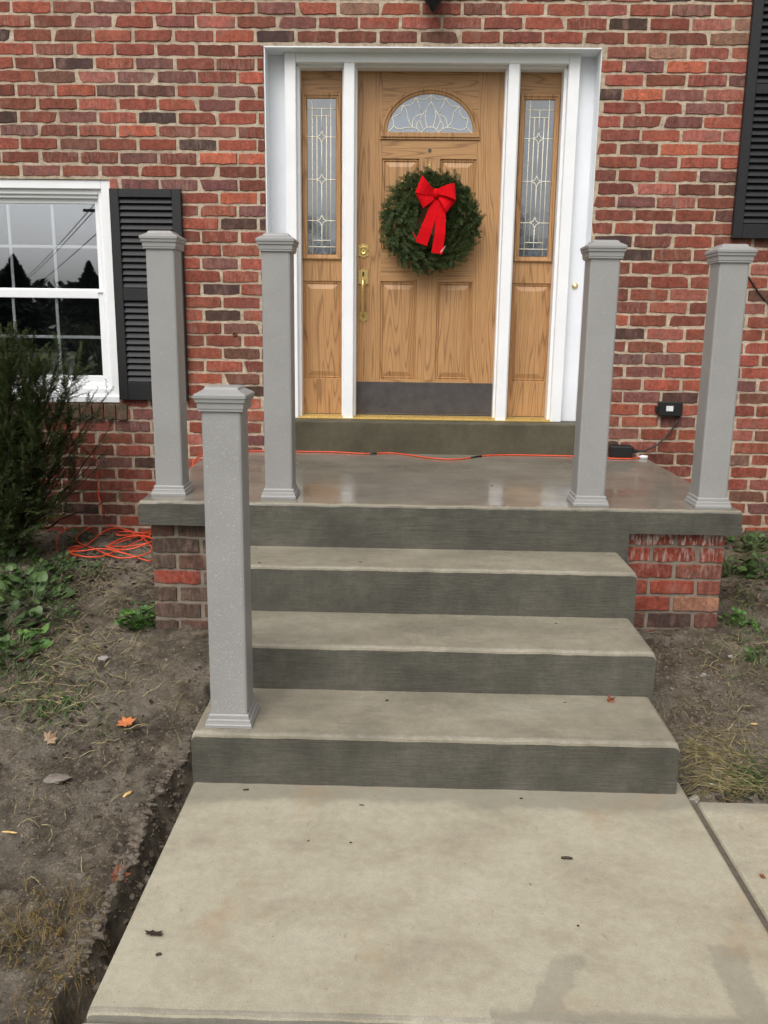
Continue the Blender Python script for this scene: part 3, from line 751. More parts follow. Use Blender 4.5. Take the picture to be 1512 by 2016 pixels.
part('kick_plate', M['kick'], door, (-0.431, 0.433, YD-0.003, YD+0.0005, 0.980, 1.176), c=0.001)
sw = MB().box(-0.434, 0.434, YD-0.008, YD+0.01, 0.9685, 0.978, c=0.002); sw.build('door_sweep', M['kick'], door)
part('knocker_hook', M['brass'], door, (-0.005, 0.009, YD-0.006, YD+0.0005, 2.455, 2.49), c=0.002)
# lock set
hx = -0.3935
def plate(zc, w, h, bow):
    o = []
    for i in range(9): t = -1+i/4; o.append((hx+t*w*0.62, zc+h*0.82+bow*(1-t*t)))
    o += [(hx+w*0.86, zc+h*0.8), (hx+w, zc+h*0.92), (hx+w*0.93, zc)]
    o += [(hx+w, zc-h*0.92), (hx+w*0.86, zc-h*0.8)]
    for i in range(9): t = 1-i/4; o.append((hx+t*w*0.62, zc-h*0.82-bow*(1-t*t)))
    o += [(hx-w*0.86, zc-h*0.8), (hx-w, zc-h*0.92), (hx-w*0.93, zc), (hx-w, zc+h*0.92), (hx-w*0.86, zc+h*0.8)]
    return o
m = MB().prism(plate(1.978, 0.034, 0.040, 0.011), YD-0.006, YD+0.0005, 0.003); db = m.build('deadbolt', M['brass'], door)
m = MB().lathe([(0.026, 0.005), (0.025, 0.014), (0.020, 0.018), (0.0195, 0.0165), (0.010, 0.0165)], (hx, YD, 1.978), 'y', 22); m.build('lock_cylinder', M['brass'], db, True)
part('keyhole', M['iron'], db, (hx-0.0015, hx+0.0015, YD-0.0176, YD-0.016, 1.966, 1.978), c=0.0)
m = MB().prism(plate(1.818, 0.034, 0.052, 0.012), YD-0.010, YD+0.0005, 0.004); hp = m.build('handle_plate', M['brass'], door)
part('thumb_slot', M['iron'], hp, (hx-0.005, hx+0.005, YD-0.0115, YD-0.0098, 1.826, 1.85), c=0.0)
hg = MB(); hg.tube([(hx, YD-0.008, 1.800), (hx, YD-0.040, 1.800), (hx, YD-0.055, 1.790), (hx, YD-0.058, 1.765), (hx, YD-0.057, 1.70), (hx, YD-0.052, 1.645), (hx, YD-0.035, 1.600), (hx, YD-0.006, 1.586)], [0.009, 0.011, 0.012, 0.0115, 0.0085, 0.0075, 0.0065, 0.007], 12)
hg.build('grip', M['brass'], door, True)
m = MB().prism([(hx+dx, 1.578+dz) for dx, dz in ((-0.026, 0.036), (-0.014, 0.030), (0, 0.036), (0.014, 0.030), (0.026, 0.036), (0.023, 0.0), (0.026, -0.022), (0.012, -0.026), (0, -0.034), (-0.012, -0.026), (-0.026, -0.022), (-0.023, 0.0))], YD-0.006, YD+0.0005, 0.003); m.build('lower_handle_plate', M['brass'], door)

# ------------------------------------------------------------------ sidelights
def sidelight(s, label):
    x0, x1 = (-0.7885, -0.5105) if s < 0 else (0.5105, 0.7885)
    t = thing('sidelight', label, 'sidelight', ((x0+x1)/2, YD, 0.968), 'sidelights of the entrance')
    g0, g1 = (-0.7695, -0.5325) if s < 0 else (0.5325, 0.7695); xm = (g0+g1)/2
    part('stile', M['wood_v'], t, (x0, g0, YD, YD+0.045, 0.97, ZT), c=0.0008); part('stile', M['wood_v'], t, (g1, x1, YD, YD+0.045, 0.97, ZT), c=0.0008)
    part('rail', M['wood_v'], t, (g0, g1, YD, YD+0.045, 0.97, 1.190), c=0.0008); part('rail', M['wood_v'], t, (g0, g1, YD, YD+0.045, 1.794, 2.88), c=0.0008)
    part('rail', M['wood_h'], t, (g0, g1, YD, YD+0.045, 2.88, ZT), c=0.0008)
    raised_panel(t, g0, g1, 1.190, 1.794)
    molding(t, g0, g1, 1.9205, 2.8795, w=0.034)
    a0, a1, b0, b1 = g0+0.033, g1-0.033, 1.955, 2.846
    pn = part('glass_pane', M['lead_glass'], t, (a0, a1, YD-0.003, YD+0.0006, b0, b1), c=0)
    cmx = MB(); to = lambda p: (a0+p[0]*(a1-a0), YD-0.0042, b1-p[1]*(b1-b0))
    for u in (0.17, 0.825): cv(((u, 0), (u, 1)), cmx, to)
    for u in (0.335, 0.67): cv(((u, 0.107), (u, 0.91)), cmx, to)
    D = (0.24, 0.512, 0.78); hh = 0.037
    cv(((0.5, 0.061), (0.5, D[0]-hh)), cmx, to); cv(((0.5, D[0]+hh), (0.5, D[1]-hh)), cmx, to); cv(((0.5, D[1]+hh), (0.5, D[2]-hh)), cmx, to); cv(((0.5, D[2]+hh), (0.5, 0.953)), cmx, to)
    for v in (0.061, 0.953): cv(((0, v), (1, v)), cmx, to)
    for v in (0.107, 0.91): cv(((0.17, v), (0.825, v)), cmx, to)
    for v in D:
        cv(((0, v), (0.325, v)), cmx, to); cv(((0.675, v), (1, v)), cmx, to)
        for sx in (-1, 1):
            for sy in (-1, 1): cv(((0.5+sx*0.175, v), (0.5+sx*0.06, v+sy*0.012), (0.5, v+sy*hh)), cmx, to)
    cmx.build('leading', M['came'], pn, smooth=True)
    return t
sidelight(-1, 'oak sidelight with leaded glass left of the front door, beside the brass handle')
sidelight(1, 'oak sidelight with leaded glass right of the front door')

# ------------------------------------------------------------------ window
WX0, WX1 = -2.93, -1.883
win = thing('window', 'white double-hung window with grilles behind the yew shrub', 'window', ((WX0+WX1)/2, 0.05, 1.04))
fx0, fx1 = WX0+0.075, WX1-0.075
def frame4(name, mat, parent, x0, x1, z0, z1, w, y0, y1, wt=None, wb=None, c=0.003):
    wt = wt or w; wb = wb or w
    m = MB(); m.box(x0, x0+w, y0, y1, z0, z1, c=c); m.box(x1-w, x1, y0, y1, z0, z1, c=c); m.box(x0+w, x1-w, y0+0.0006, y1, z0, z0+wb, c=c); m.box(x0+w, x1-w, y0+0.0006, y1, z1-wt, z1, c=c)
    return m.build(name, mat, parent)
frame4('casing', M['white'], win, WX0+0.002, WX1-0.002, 1.040, 2.345, 0.055, 0.012, 0.20, wt=0.05, wb=0.085)
frame4('inner_frame', M['vinyl'], win, WX0+0.056, WX1-0.056, 1.124, 2.296, 0.026, 0.034, 0.19, wt=0.03, wb=0.026)
frame4('jamb_liner', M['vinyl'], win, WX0+0.080, WX1-0.080, 1.148, 2.268, 0.012, 0.050, 0.18, wt=0.022, wb=0.012)
sx0, sx1 = WX0+0.091, WX1-0.091
part('sill_nose', M['white'], win, (WX0+0.002, WX1-0.001, -0.012, 0.013, 1.038, 1.078), c=0.004)
us = frame4('upper_sash', M['vinyl'], win, sx0, sx1, 1.690, 2.248, 0.030, 0.075, 0.105, wt=0.030, wb=0.034)
ls = frame4('lower_sash', M['vinyl'], win, sx0, sx1, 1.160, 1.716, 0.030, 0.056, 0.074, wt=0.050, wb=0.040)
def glaze(sash, z0, z1, y):
    gx0, gx1 = sx0+0.028, sx1-0.028
    o = part('glass_pane', M['wglass'], sash, (gx0, gx1, y, y+0.003, z0, z1), c=0)
    n = 3; w = (gx1-gx0)/n; m = MB()
    for i in range(1, n): m.box(gx0+w*i-0.009, gx0+w*i+0.009, y+0.008, y+0.014, z0, z1, c=0.002)
    zm = (z0+z1)/2; m.box(gx0, gx1, y+0.0085, y+0.0135, zm-0.009, zm+0.009, c=0.002)
    m.build('grille', M['vinyl'], sash)
glaze(us, 1.724, 2.218, 0.084); glaze(ls, 1.198, 1.668, 0.062)
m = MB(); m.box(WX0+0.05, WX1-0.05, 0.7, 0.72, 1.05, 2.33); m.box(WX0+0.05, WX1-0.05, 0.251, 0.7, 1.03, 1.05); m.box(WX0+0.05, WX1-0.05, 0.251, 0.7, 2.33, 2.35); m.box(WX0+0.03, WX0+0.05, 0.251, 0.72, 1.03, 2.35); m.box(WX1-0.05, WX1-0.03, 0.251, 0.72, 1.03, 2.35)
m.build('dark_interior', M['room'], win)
part('sash_lock', M['vinyl'], win, (WX1-0.125, WX1-0.09, 0.045, 0.06, 1.70, 1.712), c=0.002)

# ------------------------------------------------------------------ shutters
def shutter(x0, x1, z0, z1, panels, pitch, label, depth=0.032):
    t = thing('shutter', label, 'shutter', ((x0+x1)/2, 0, z0), 'black louvred shutters'); w = 0.056; yf, yb = -0.040, -0.006
    part('stile', M['black'], t, (x0, x0+w, yf, yb, z0, z1), c=0.003); part('stile', M['black'], t, (x1-w, x1, yf, yb, z0, z1), c=0.003)
    ed = [z0]+[q for p in panels for q in p]+[z1]
    for i in range(0, len(ed), 2): part('rail', M['black'], t, (x0+w, x1-w, yf+0.0008, yb, ed[i], ed[i+1]), c=0.002)
    part('backing', M['room'], t, (x0+w, x1-w, -0.013, -0.0065, z0+0.03, z1-0.03), c=0)
    me = None
    for a, b_ in panels:
        n = int(round((b_-a)/pitch)); p = (b_-a)/n
        for i in range(n):
            zc = a+p*(i+0.5)
            if me is None:
                m = MB(); hw = (x1-x0)/2-w+0.002
                sec = [(-0.0080, -0.0150), (-0.0110, -0.0125), (0.0030, 0.0125), (0.0060, 0.0105)]      # tilted blade, lower edge out
                m.add([(sx*hw, y, z) for sx in (-1, 1) for y, z in sec], [(0, 1, 5, 4), (1, 2, 6, 5), (2, 3, 7, 6), (3, 0, 4, 7), (0, 3, 2, 1), (4, 5, 6, 7)])
                me = m.mesh('slat', M['slat']); m.fix(me)
            o = bpy.data.objects.new('slat', me); C.objects.link(o); o.parent = t; o.location = (0, -0.0235, zc-z0)
    return t
shutter(-1.877, -1.454, 1.060, 2.292, ((1.167, 1.654), (1.725, 2.244)), 0.0372, 'black louvred shutter beside the window, half hidden by a post')
shutter(1.766, 2.19, 2.050, 3.66, ((2.131, 2.829), (2.882, 3.58)), 0.0376, 'black louvred shutter cut off by the top right edge of the photo')

# ------------------------------------------------------------------ posts
def drops(parent, cx, cy, hw, z0, z1, n, seed):
    r_ = random.Random(seed); m = MB()
    for i in range(n):
        side = r_.random(); z = z0+(z1-z0)*r_.random()**1.25; t = r_.uniform(-hw*0.86, hw*0.86); s = r_.choice([0.0005, 0.0006, 0.0007, 0.0008, 0.0011])
        if side < 0.62: p = Vector((cx+t, cy-hw, z)); nn = Vector((0, -1, 0)); tt = Vector((1, 0, 0))
        elif side < 0.81: p = Vector((cx+hw, cy+t, z)); nn = Vector((1, 0, 0)); tt = Vector((0, 1, 0))
        else: p = Vector((cx-hw, cy+t, z)); nn = Vector((-1, 0, 0)); tt = Vector((0, 1, 0))
        vs = [p+(tt*math.cos(a)+Vector((0, 0, 1))*math.sin(a)*1.2)*s for a in (0.5, 1.55, 2.6, 3.65, 4.7, 5.75)]+[p+nn*s*0.9]
        m.add(vs, [(k, (k+1) % 6, 6) for k in range(6)])
    o = m.build('rain_drops', M['drop'], parent, smooth=True); tag(o, kind='stuff')
def post(cx, fy, z0, zb, label, nd, seed):
    cy = fy+0.080; t = thing('porch_post', label, 'post', (cx, cy, z0), 'taupe sleeve posts of the stair railing')
    MB().sqlathe([(0.080, 0.0005), (0.080, 0.010), (0.0775, 0.013), (0.0755, 0.022), (0.0755, 0.025), (0.0695, 0.029), (0.069, 0.040), (0.0675, 0.043), (0.0655, 0.045)], (cx, cy, z0), 0.002).build('base_trim', M['post'], t)
    H = zb-z0
    MB().sqlathe([(0.0635, 0.002), (0.0635, H-0.02)], (cx, cy, z0), 0.009).build('shaft', M['post'], t)
    MB().sqlathe([(0.0645, -0.043), (0.0715, -0.041), (0.0715, -0.035), (0.0735, -0.033), (0.0745, -0.015), (0.0790, -0.013), (0.0805, -0.0005), (0.0835, 0.0), (0.0835, 0.0095), (0.0805, 0.0125), (0.056, 0.026), (0.0535, 0.032), (0.046, 0.0355), (0.004, 0.0365)], (cx, cy, zb), 0.0025).build('cap', M['post'], t)
    drops(t, cx, cy, 0.0637, z0+0.05, zb-0.06, nd, seed); return t
zb = lambda u, v, fy: onY(u, v, fy-0.004).z
post(-1.197, -1.480, ZL, zb(300, 469, -1.48), 'tall taupe post on the left corner of the landing, in front of the shutter', 627, 1)
post(-0.687, -1.512, ZL, zb(530, 474, -1.51), 'tall taupe post on the landing just left of the door frame', 627, 2)
post(0.716, -1.555, ZL, zb(1190, 488, -1.55), 'tall taupe post on the landing in front of the right door casing', 627, 3)
post(1.257, -1.555, ZL, zb(1440, 496, -1.55), 'tall taupe post on the right corner of the landing', 627, 4)
post(-0.700, -2.650, 0.1836, zb(430, 785, -2.65), 'nearest taupe post standing alone on the bottom step, beaded with rain', 2100, 5)

# ------------------------------------------------------------------ wreath with bow
YWc = 0.135
wc = onY(847, 437, YWc); wr = thing('wreath', 'round evergreen wreath with red bow hanging on the front door', 'wreath', (wc.x, YWc, wc.z))
def sprig(mb, p, d, up, L, nl, r_, w=0.0019, n=22):
    d = d.normalized(); s = d.cross(up).normalized(); u = s.cross(d)
    mb.add([p-s*0.0012, p+s*0.0012, p+d*L], [(0, 1, 2)])
    for i in range(n):
        t = (i+0.5)/n; q = p+d*(L*t); sd_ = (-1)**i; a = r_.uniform(-0.9, 0.9)
        nd = (d*r_.uniform(0.45, 0.9)+(s*sd_*math.cos(a)+u*math.sin(a))*1.0).normalized(); l = nl*(1-0.35*t)*r_.uniform(0.75, 1.1)
        ww = nd.cross(u+s*0.3).normalized()*w
        mb.add([q-ww*0.5, q+ww*0.5, q+nd*l+ww*0.35, q+nd*l-ww*0.35], [(0, 1, 2, 3)])
r_ = random.Random(5); mb = MB()
for i in range(1050):
    a = r_.uniform(0, 2*math.pi); tl = r_.uniform(0, 2*math.pi); R0 = 0.190; rt_ = 0.065+0.03*r_.random()
    er = Vector((math.cos(a), 0, math.sin(a))); et = Vector((-math.sin(a), 0, math.cos(a))); ey = Vector((0, -1, 0))
    off = er*math.cos(tl)*rt_+ey*(0.02+math.sin(tl)*0.05)
    p = Vector((wc.x, YWc, wc.z))+er*R0+off*r_.uniform(0.4, 1.0)
    dd = et*1.0*(1 if r_.random() < 0.85 else -1)+er*(math.cos(tl)*0.9+r_.uniform(-0.3, 0.35))+ey*(max(0, math.sin(tl))*0.6+r_.uniform(-0.1, 0.4))
    if p.y > YD-0.02: p.y = YD-0.02
    sprig(mb, p, dd, ey, r_.uniform(0.045, 0.085), 0.019, r_, 0.0034, 24)
for i in range(90):
    a = r_.uniform(0, 6.283); er = Vector((math.cos(a), 0, math.sin(a))); et = Vector((-math.sin(a), 0, math.cos(a))); k_ = 0.8+0.4*noise.noise((math.cos(a)*2, math.sin(a)*2, 4))
    sprig(mb, Vector((wc.x, YWc-0.02, wc.z))+er*0.225, er*0.9+et*r_.uniform(0.2, 1.3)+Vector((0, -0.25, 0)), Vector((0, -1, 0)), r_.uniform(0.07, 0.12)*k_, 0.019, r_, 0.0032, 28)
for v in range(len(mb.v)):
    if mb.v[v][1] > YD-0.004: mb.v[v] = (mb.v[v][0], YD-0.004, mb.v[v][2])
o = mb.build('greenery', M['fir'], wr, fix=False)
MB().tube([(wc.x+0.195*math.cos(2*math.pi*i/32), YWc+0.04, wc.z+0.195*math.sin(2*math.pi*i/32)) for i in range(33)], 0.016, 8).build('ring', M['bark'], wr, True)
YB = 0.03; kn = onY(858, 381, YB); px = 5.35/CAM['f']          # metres for one photo pixel at the bow
bow = MB().box(-0.001, 0.001, -0.001, 0.001, -0.001, 0.001)
def ribbon(path, widths, name, parent, mats, twist=None):
    """path points, width direction vectors scaled by widths; gives a thin solid strip"""
    m = MB(); k = len(path); vs = []
    for i, (p, wv) in enumerate(zip(path, widths)):
        p = Vector(p); wv = Vector(wv); t = (Vector(path[min(i+1, k-1)])-Vector(path[max(i-1, 0)])).normalized(); nn = t.cross(wv).normalized()*0.0009
        vs += [p-wv/2+nn, p+wv/2+nn, p-wv/2-nn, p+wv/2-nn]
    fs = []; mi = []
    for i in range(k-1):
        a = i*4; b_ = a+4
        fs += [(a, a+1, b_+1, b_), (a+2, b_+2, b_+3, a+3), (a, b_, b_+2, a+2), (a+1, a+3, b_+3, b_+1)]; mi += [0, 1, 0, 0]
    fs += [(0, 2, 3, 1), ((k-1)*4, (k-1)*4+1, (k-1)*4+3, (k-1)*4+2)]; mi += [0, 0]
    m.v = [tuple(v) for v in vs]; m.f = fs; m.m = mi
    return m.build(name, mats, parent, smooth=False)
RB = [M['ribbon'], M['ribbon']]
knot = MB().lathe([(0.006, -0.026), (0.016, -0.022), (0.019, 0.0), (0.016, 0.022), (0.006, 0.026)], (kn.x, YB-0.012, kn.z), 'z', 12).build('bow', M['ribbon'], wr, True)
def loop(ang, Lg, w0, w1, dy=0.0):
    """a ribbon loop leaving the knot at angle ang, open towards the viewer"""
    d = Vector((math.cos(ang), 0, math.sin(ang))); s = Vector((-math.sin(ang), 0, math.cos(ang)))
    path = []; wid = []
    for i in range(15):
        t = i/14; a = t*2*math.pi
        r = Lg*(0.5-0.5*math.cos(a)); depth = 0.034*math.sin(a)*(0.5-0.5*math.cos(a))**0.5
        path.append(Vector((kn.x, YB-0.010+dy, kn.z))+d*r+Vector((0, -1, 0))*(depth+0.02*(r/Lg))+s*0.006*math.sin(a*1.5))
        k = r/Lg; wid.append(s*(w0+(w1-w0)*k)+Vector((0, 1, 0))*0.010*k)
    return ribbon(path, wid, 'ribbon_loop', knot, RB)
loop(math.radians(158), 36*px, 0.024, 33*px); loop(math.radians(208), 34*px, 0.024, 30*px, 0.012)
loop(math.radians(6), 36*px, 0.024, 31*px); loop(math.radians(-38), 38*px, 0.024, 28*px, 0.016)
def tail(pts, wpx, end):
    P = [onY(u, v, y) for u, v, y in pts]
    Q = []
    for i in range(len(P)-1):
        for s in range(4): Q.append(P[i].lerp(P[i+1], s/4))
    Q.append(P[-1]); wid = []
    for i in range(len(Q)):
        t = (Q[min(i+1, len(Q)-1)]-Q[max(i-1, 0)]).normalized(); s = t.cross(Vector((0, 1, 0))).normalized()
        wid.append(s*wpx[0]*px*(1-i/len(Q))+s*wpx[1]*px*(i/len(Q)))
    o = ribbon(Q, wid, 'ribbon_tail', knot, RB)
    e = Q[-1]; s = wid[-1]; sgn = end
    cp = [e+s*0.5*sgn*k+Vector((0, -0.010*abs(k-0.6), 0.008*max(0, k-0.5)*6)) for k in (0.6, 0.9, 1.3, 1.5)]
    ribbon(cp, [Vector((0, -0.004, 0.020*(1-0.25*i))) for i in range(4)], 'ribbon_end', knot, [M['ribbon_back'], M['ribbon']])
tail([(860, 392, 0.022), (851, 420, 0.012), (840, 450, 0.010), (829, 480, 0.020)], (17, 24), -1)
tail([(866, 392, 0.024), (868, 425, 0.014), (866, 460, 0.010), (860, 499, 0.022)], (17, 22), 1)

# ------------------------------------------------------------------ small fittings on the wall
lt = thing('wall_lantern', 'black lantern tip hanging above the front door at the top edge', 'lantern', (-0.01, -0.1, 3.2))
lc = onY(852, 24, -0.11)
MB().lathe([(0.004, 0.0), (0.012, 0.006), (0.016, 0.018), (0.030, 0.032), (0.042, 0.045), (0.045, 0.062), (0.070, 0.070), (0.074, 0.085)], (lc.x, -0.11, lc.z), 'z', 12).build('finial', M['iron'], lt, True)
MB().lathe([(0.070, 0.085), (0.088, 0.30)], (lc.x, -0.11, lc.z), 'z', 6).build('glass_body', M['frost_glass'], lt)
MB().lathe([(0.100, 0.30), (0.095, 0.32), (0.040, 0.40), (0.015, 0.42)], (lc.x, -0.11, lc.z), 'z', 6).build('roof', M['iron'], lt)
MB().box(lc.x-0.05, lc.x+0.05, -0.022, -0.0035, lc.z+0.12, lc.z+0.36, c=0.004).tube([(lc.x, -0.02, lc.z+0.33), (lc.x, -0.06, lc.z+0.42), (lc.x, -0.11, lc.z+0.43)], 0.009, 8).build('bracket', M['iron'], lt)
bl = onY(1143, 563, 0.14); bt = thing('doorbell', 'tiny brass doorbell button on the white board right of the door', 'doorbell', (0.905, 0.15, bl.z))
MB().lathe([(0.019, 0.0005), (0.019, 0.005), (0.014, 0.009)], (0.905, 0.15, bl.z), 'y', 16).build('plate', M['brass'], bt, True)
MB().lathe([(0.008, 0.008), (0.007, 0.012), (0.003, 0.013)], (0.905, 0.15, bl.z), 'y', 12).build('button', M['vinyl'], bt, True)
ot = thing('outlet_box', 'black weatherproof outlet box with white label on the brick wall', 'outlet', (1.487, 0, 1.05))
MB().box(1.418, 1.562, -0.046, -0.0045, 1.008, 1.098, c=0.007).build('cover', M['plastic'], ot)
MB().box(1.462, 1.504, -0.0485, -0.0462, 1.041, 1.073, c=0.0008).build('sticker', M['label'], ot)
MB().box(1.405, 1.424, -0.030, -0.0045, 1.035, 1.070, c=0.003).build('hinge', M['plastic'], ot)
ad = thing('power_adapter', 'black power adapter lying on the landing against the wall', 'adapter', (1.215, -0.045, ZL))
MB().box(1.135, 1.275, -0.085, -0.018, ZL+0.001, ZL+0.078, c=0.010).build('housing', M['plastic'], ad)
MB().tube([(1.27, -0.05, ZL+0.045), (1.295, -0.05, ZL+0.043), (1.31, -0.05, ZL+0.042)], [0.018, 0.012, 0.008], 8).build('strain_relief', M['plastic'], ad)
for k in range(9): MB().box(1.15+k*0.013, 1.155+k*0.013, -0.08, -0.03, ZL+0.0775, ZL+0.081).build('rib', M['plastic'], ad)
cw = MB().tube([(1.305, -0.05, ZL+0.042), (1.35, -0.048, ZL+0.045), (1.42, -0.035, ZL+0.075), (1.48, -0.025, ZL+0.13), (1.53, -0.022, ZL+0.20), (1.553, -0.024, ZL+0.258)], 0.0058, 8).build('black_power_cord', M['cord_black'], smooth=True)
tag(cw, 'black cord curving from the outlet box down to the adapter', 'cord')
def ribcurve(pts, r, name, mat, n=6, sub=6, parent=None):
    P = [Vector(p) for p in pts]; Q = []
    for i in range(len(P)-1):
        p0, p1, p2, p3 = P[max(i-1, 0)], P[i], P[i+1], P[min(i+2, len(P)-1)]
        for s in range(sub):
            t = s/sub; Q.append(0.5*((2*p1)+(-p0+p2)*t+(2*p0-5*p1+4*p2-p3)*t*t+(-p0+3*p1-3*p2+p3)*t**3))
    Q.append(P[-1]); return MB().tube(Q, r, n).build(name, mat, parent, smooth=True)
wv = [onY(u, v, -0.008) for u, v in ((1455, 520), (1470, 540), (1487, 566), (1503, 588), (1530, 615), (1590, 660), (1660, 700))]
tag(ribcurve(wv, 0.0042, 'wall_cable', M['cord_black']), 'thin dark cable sagging across the bricks behind the rightmost post', 'cable')
ps = onY(462, 657, -0.005)
pp = thing('pipe_stub', 'small broken pipe stub in a hole between bricks left of the door', 'pipe', (ps.x, 0, ps.z))
MB().lathe([(0.013, 0.0), (0.013, 0.012), (0.008, 0.012), (0.008, 0.001)], (ps.x, -0.003, ps.z), 'y', 12).build('pipe', M['brown_leaf'], pp)
MB().lathe([(0.0075, 0.0), (0.0075, 0.010), (0.002, 0.0105)], (ps.x, -0.003, ps.z), 'y', 10).build('hole', M['iron'], pp)

# ------------------------------------------------------------------ orange extension cords
R = 0.0042; zc = ZL+R+0.001
def L_(u, v): p = onZ(u, v, zc); return (p.x, min(p.y, -0.037), zc)
c1 = [(1.325, -0.06, zc+0.002), (1.26, -0.105, zc), (1.15, -0.11, zc), (1.0, -0.06, zc), L_(1100, 894), L_(1050, 891), L_(1005, 892), L_(955, 897), L_(900, 904), L_(850, 902), L_(800, 895), L_(765, 891), L_(720, 893), L_(660, 888), L_(600, 887), L_(520, 887)]
c1 += [L_(455, 890), L_(412, 893)]; e = onZ(385, 908, zc); c1 += [(e.x, e.y, zc+0.012), (-1.315, e.y-0.04, zc-0.012), (-1.345, e.y-0.07, 0.60), (-1.37, e.y-0.10, 0.40)]
gA = onG(290, 1044); c1 += [(-1.40, -0.50, ground_z(-1.40, -0.5)+0.03), (gA.x, gA.y, gA.z+0.01)]
for u, v in ((240, 1043), (215, 1041), (180, 1040), (130, 1048), (112, 1070), (120, 1100), (150, 1100), (133, 1090), (140, 1082), (160, 1080)):
    g = onG(u, v); c1.append((g.x, g.y, g.z+0.014))
for u, v in ((135, 1095), (165, 1097), (205, 1096), (250, 1100), (300, 1101), (300, 1075), (255, 1075), (215, 1085), (265, 1068), (310, 1052), (285, 1056), (240, 1062), (232, 1068), (260, 1066), (300, 1058), (318, 1066), (290, 1085), (245, 1090), (210, 1091), (255, 1084), (310, 1078), (270, 1062), (225, 1048), (180, 1052), (150, 1066), (185, 1084), (240, 1104), (300, 1096), (262, 1050), (215, 1056), (170, 1074), (140, 1104), (200, 1108), (285, 1070), (312, 1060)):
    g = onG(u, v); c1.append((g.x, g.y, g.z+0.018+0.030*rng.random()))
oc = thing('extension_cord', 'orange extension cord lying along the sill across the landing and coiled on the soil', 'cord', (0, -0.1, ZL))
ribcurve(c1, R, 'cable', M['cord'], 7, 5, oc)
for us_ in (((742, 893), (730, 893), (716, 892)), ((948, 898), (938, 899), (926, 901)), ((985, 893), (975, 894), (965, 896))):
    MB().tube([L_(u, v) for u, v in us_], R+0.0012, 8).build('dark_band', M['cord_black'], oc, True)  # short black sleeves make the cord dark along these stretches
MB().tube([(1.315, -0.058, zc+0.003), (1.335, -0.062, zc+0.003), (1.365, -0.068, zc+0.003)], [0.008, 0.013, 0.012], 8).build('plug', M['label'], oc, True)
c2 = []
for u, v, y in ((38, 752, -0.55), (48, 768, -0.52), (60, 800, -0.45), (110, 850, -0.35), (165, 885, -0.20), (190, 905, -0.12), (192, 940, -0.08), (194, 975, -0.07), (203, 1008, -0.10)): c2.append(onY(u, v, y))
g = onG(214, 1034); c2 += [(g.x, g.y, g.z+0.02)]
g = onG(250, 1039); c2.append((g.x, g.y, g.z+0.015)); g = onG(300, 1041); c2.append((g.x, g.y, g.z+0.012))
o = ribcurve(c2, R, 'extension_cord', M['cord'], 7, 5); tag(o, 'orange extension cord rising up the brick wall into the yew shrub', 'cord')

# ------------------------------------------------------------------ yew shrub
sh = thing('yew_shrub', 'dark scraggly yew shrub in front of the window at the left edge', 'shrub', (-2.45, -0.45, ground_z(-2.45, -0.45)))
r_ = random.Random(21); stem = MB(); gr = MB()
def limb(p, q, r0, dens, sag=0.06):
    p = Vector(p); q = Vector(q); n = 9; P = []
    for i in range(n):
        t = i/(n-1); s = p.lerp(q, t); s += Vector((r_.uniform(-1, 1), r_.uniform(-1, 1), r_.uniform(-1, 1)))*0.018*math.sin(t*3.1); s.z -= sag*math.sin(t*math.pi); P.append(s)
    stem.tube(P, [r0*(1-0.85*i/(n-1))+0.0008 for i in range(n)], 5)
    L0 = (q-p).length
    for k in range(int(dens*L0*52)):
        t = 0.16+0.84*r_.random()**0.8; i = min(int(t*(n-1)), n-2); s = P[i].lerp(P[i+1], t*(n-1)-i)
        d = (q-p).normalized()+Vector((r_.uniform(-1, 1), r_.uniform(-1, 1), r_.uniform(-0.6, 0.9)))*0.95; d.normalize(); l = r_.uniform(0.06, 0.16)
        stem.tube([s, s+d*l*0.5+Vector((0, 0, 0.006)), s+d*l], [0.0016, 0.0012, 0.0006], 3, False)
        sprig(gr, s+d*l*0.15, d, Vector((0, 0, 1)), l*0.95, 0.022, r_, 0.0036, int(l*280))
        if r_.random() < 0.6:
            d2 = (d+Vector((r_.uniform(-1, 1), r_.uniform(-1, 1), r_.uniform(-0.3, 1)))*0.8).normalized(); sprig(gr, s+d*l*0.5, d2, Vector((0, 0, 1)), l*0.8, 0.019, r_, 0.0028, int(l*250))
base = Vector((-2.52, -0.42, ground_z(-2.52, -0.42)))
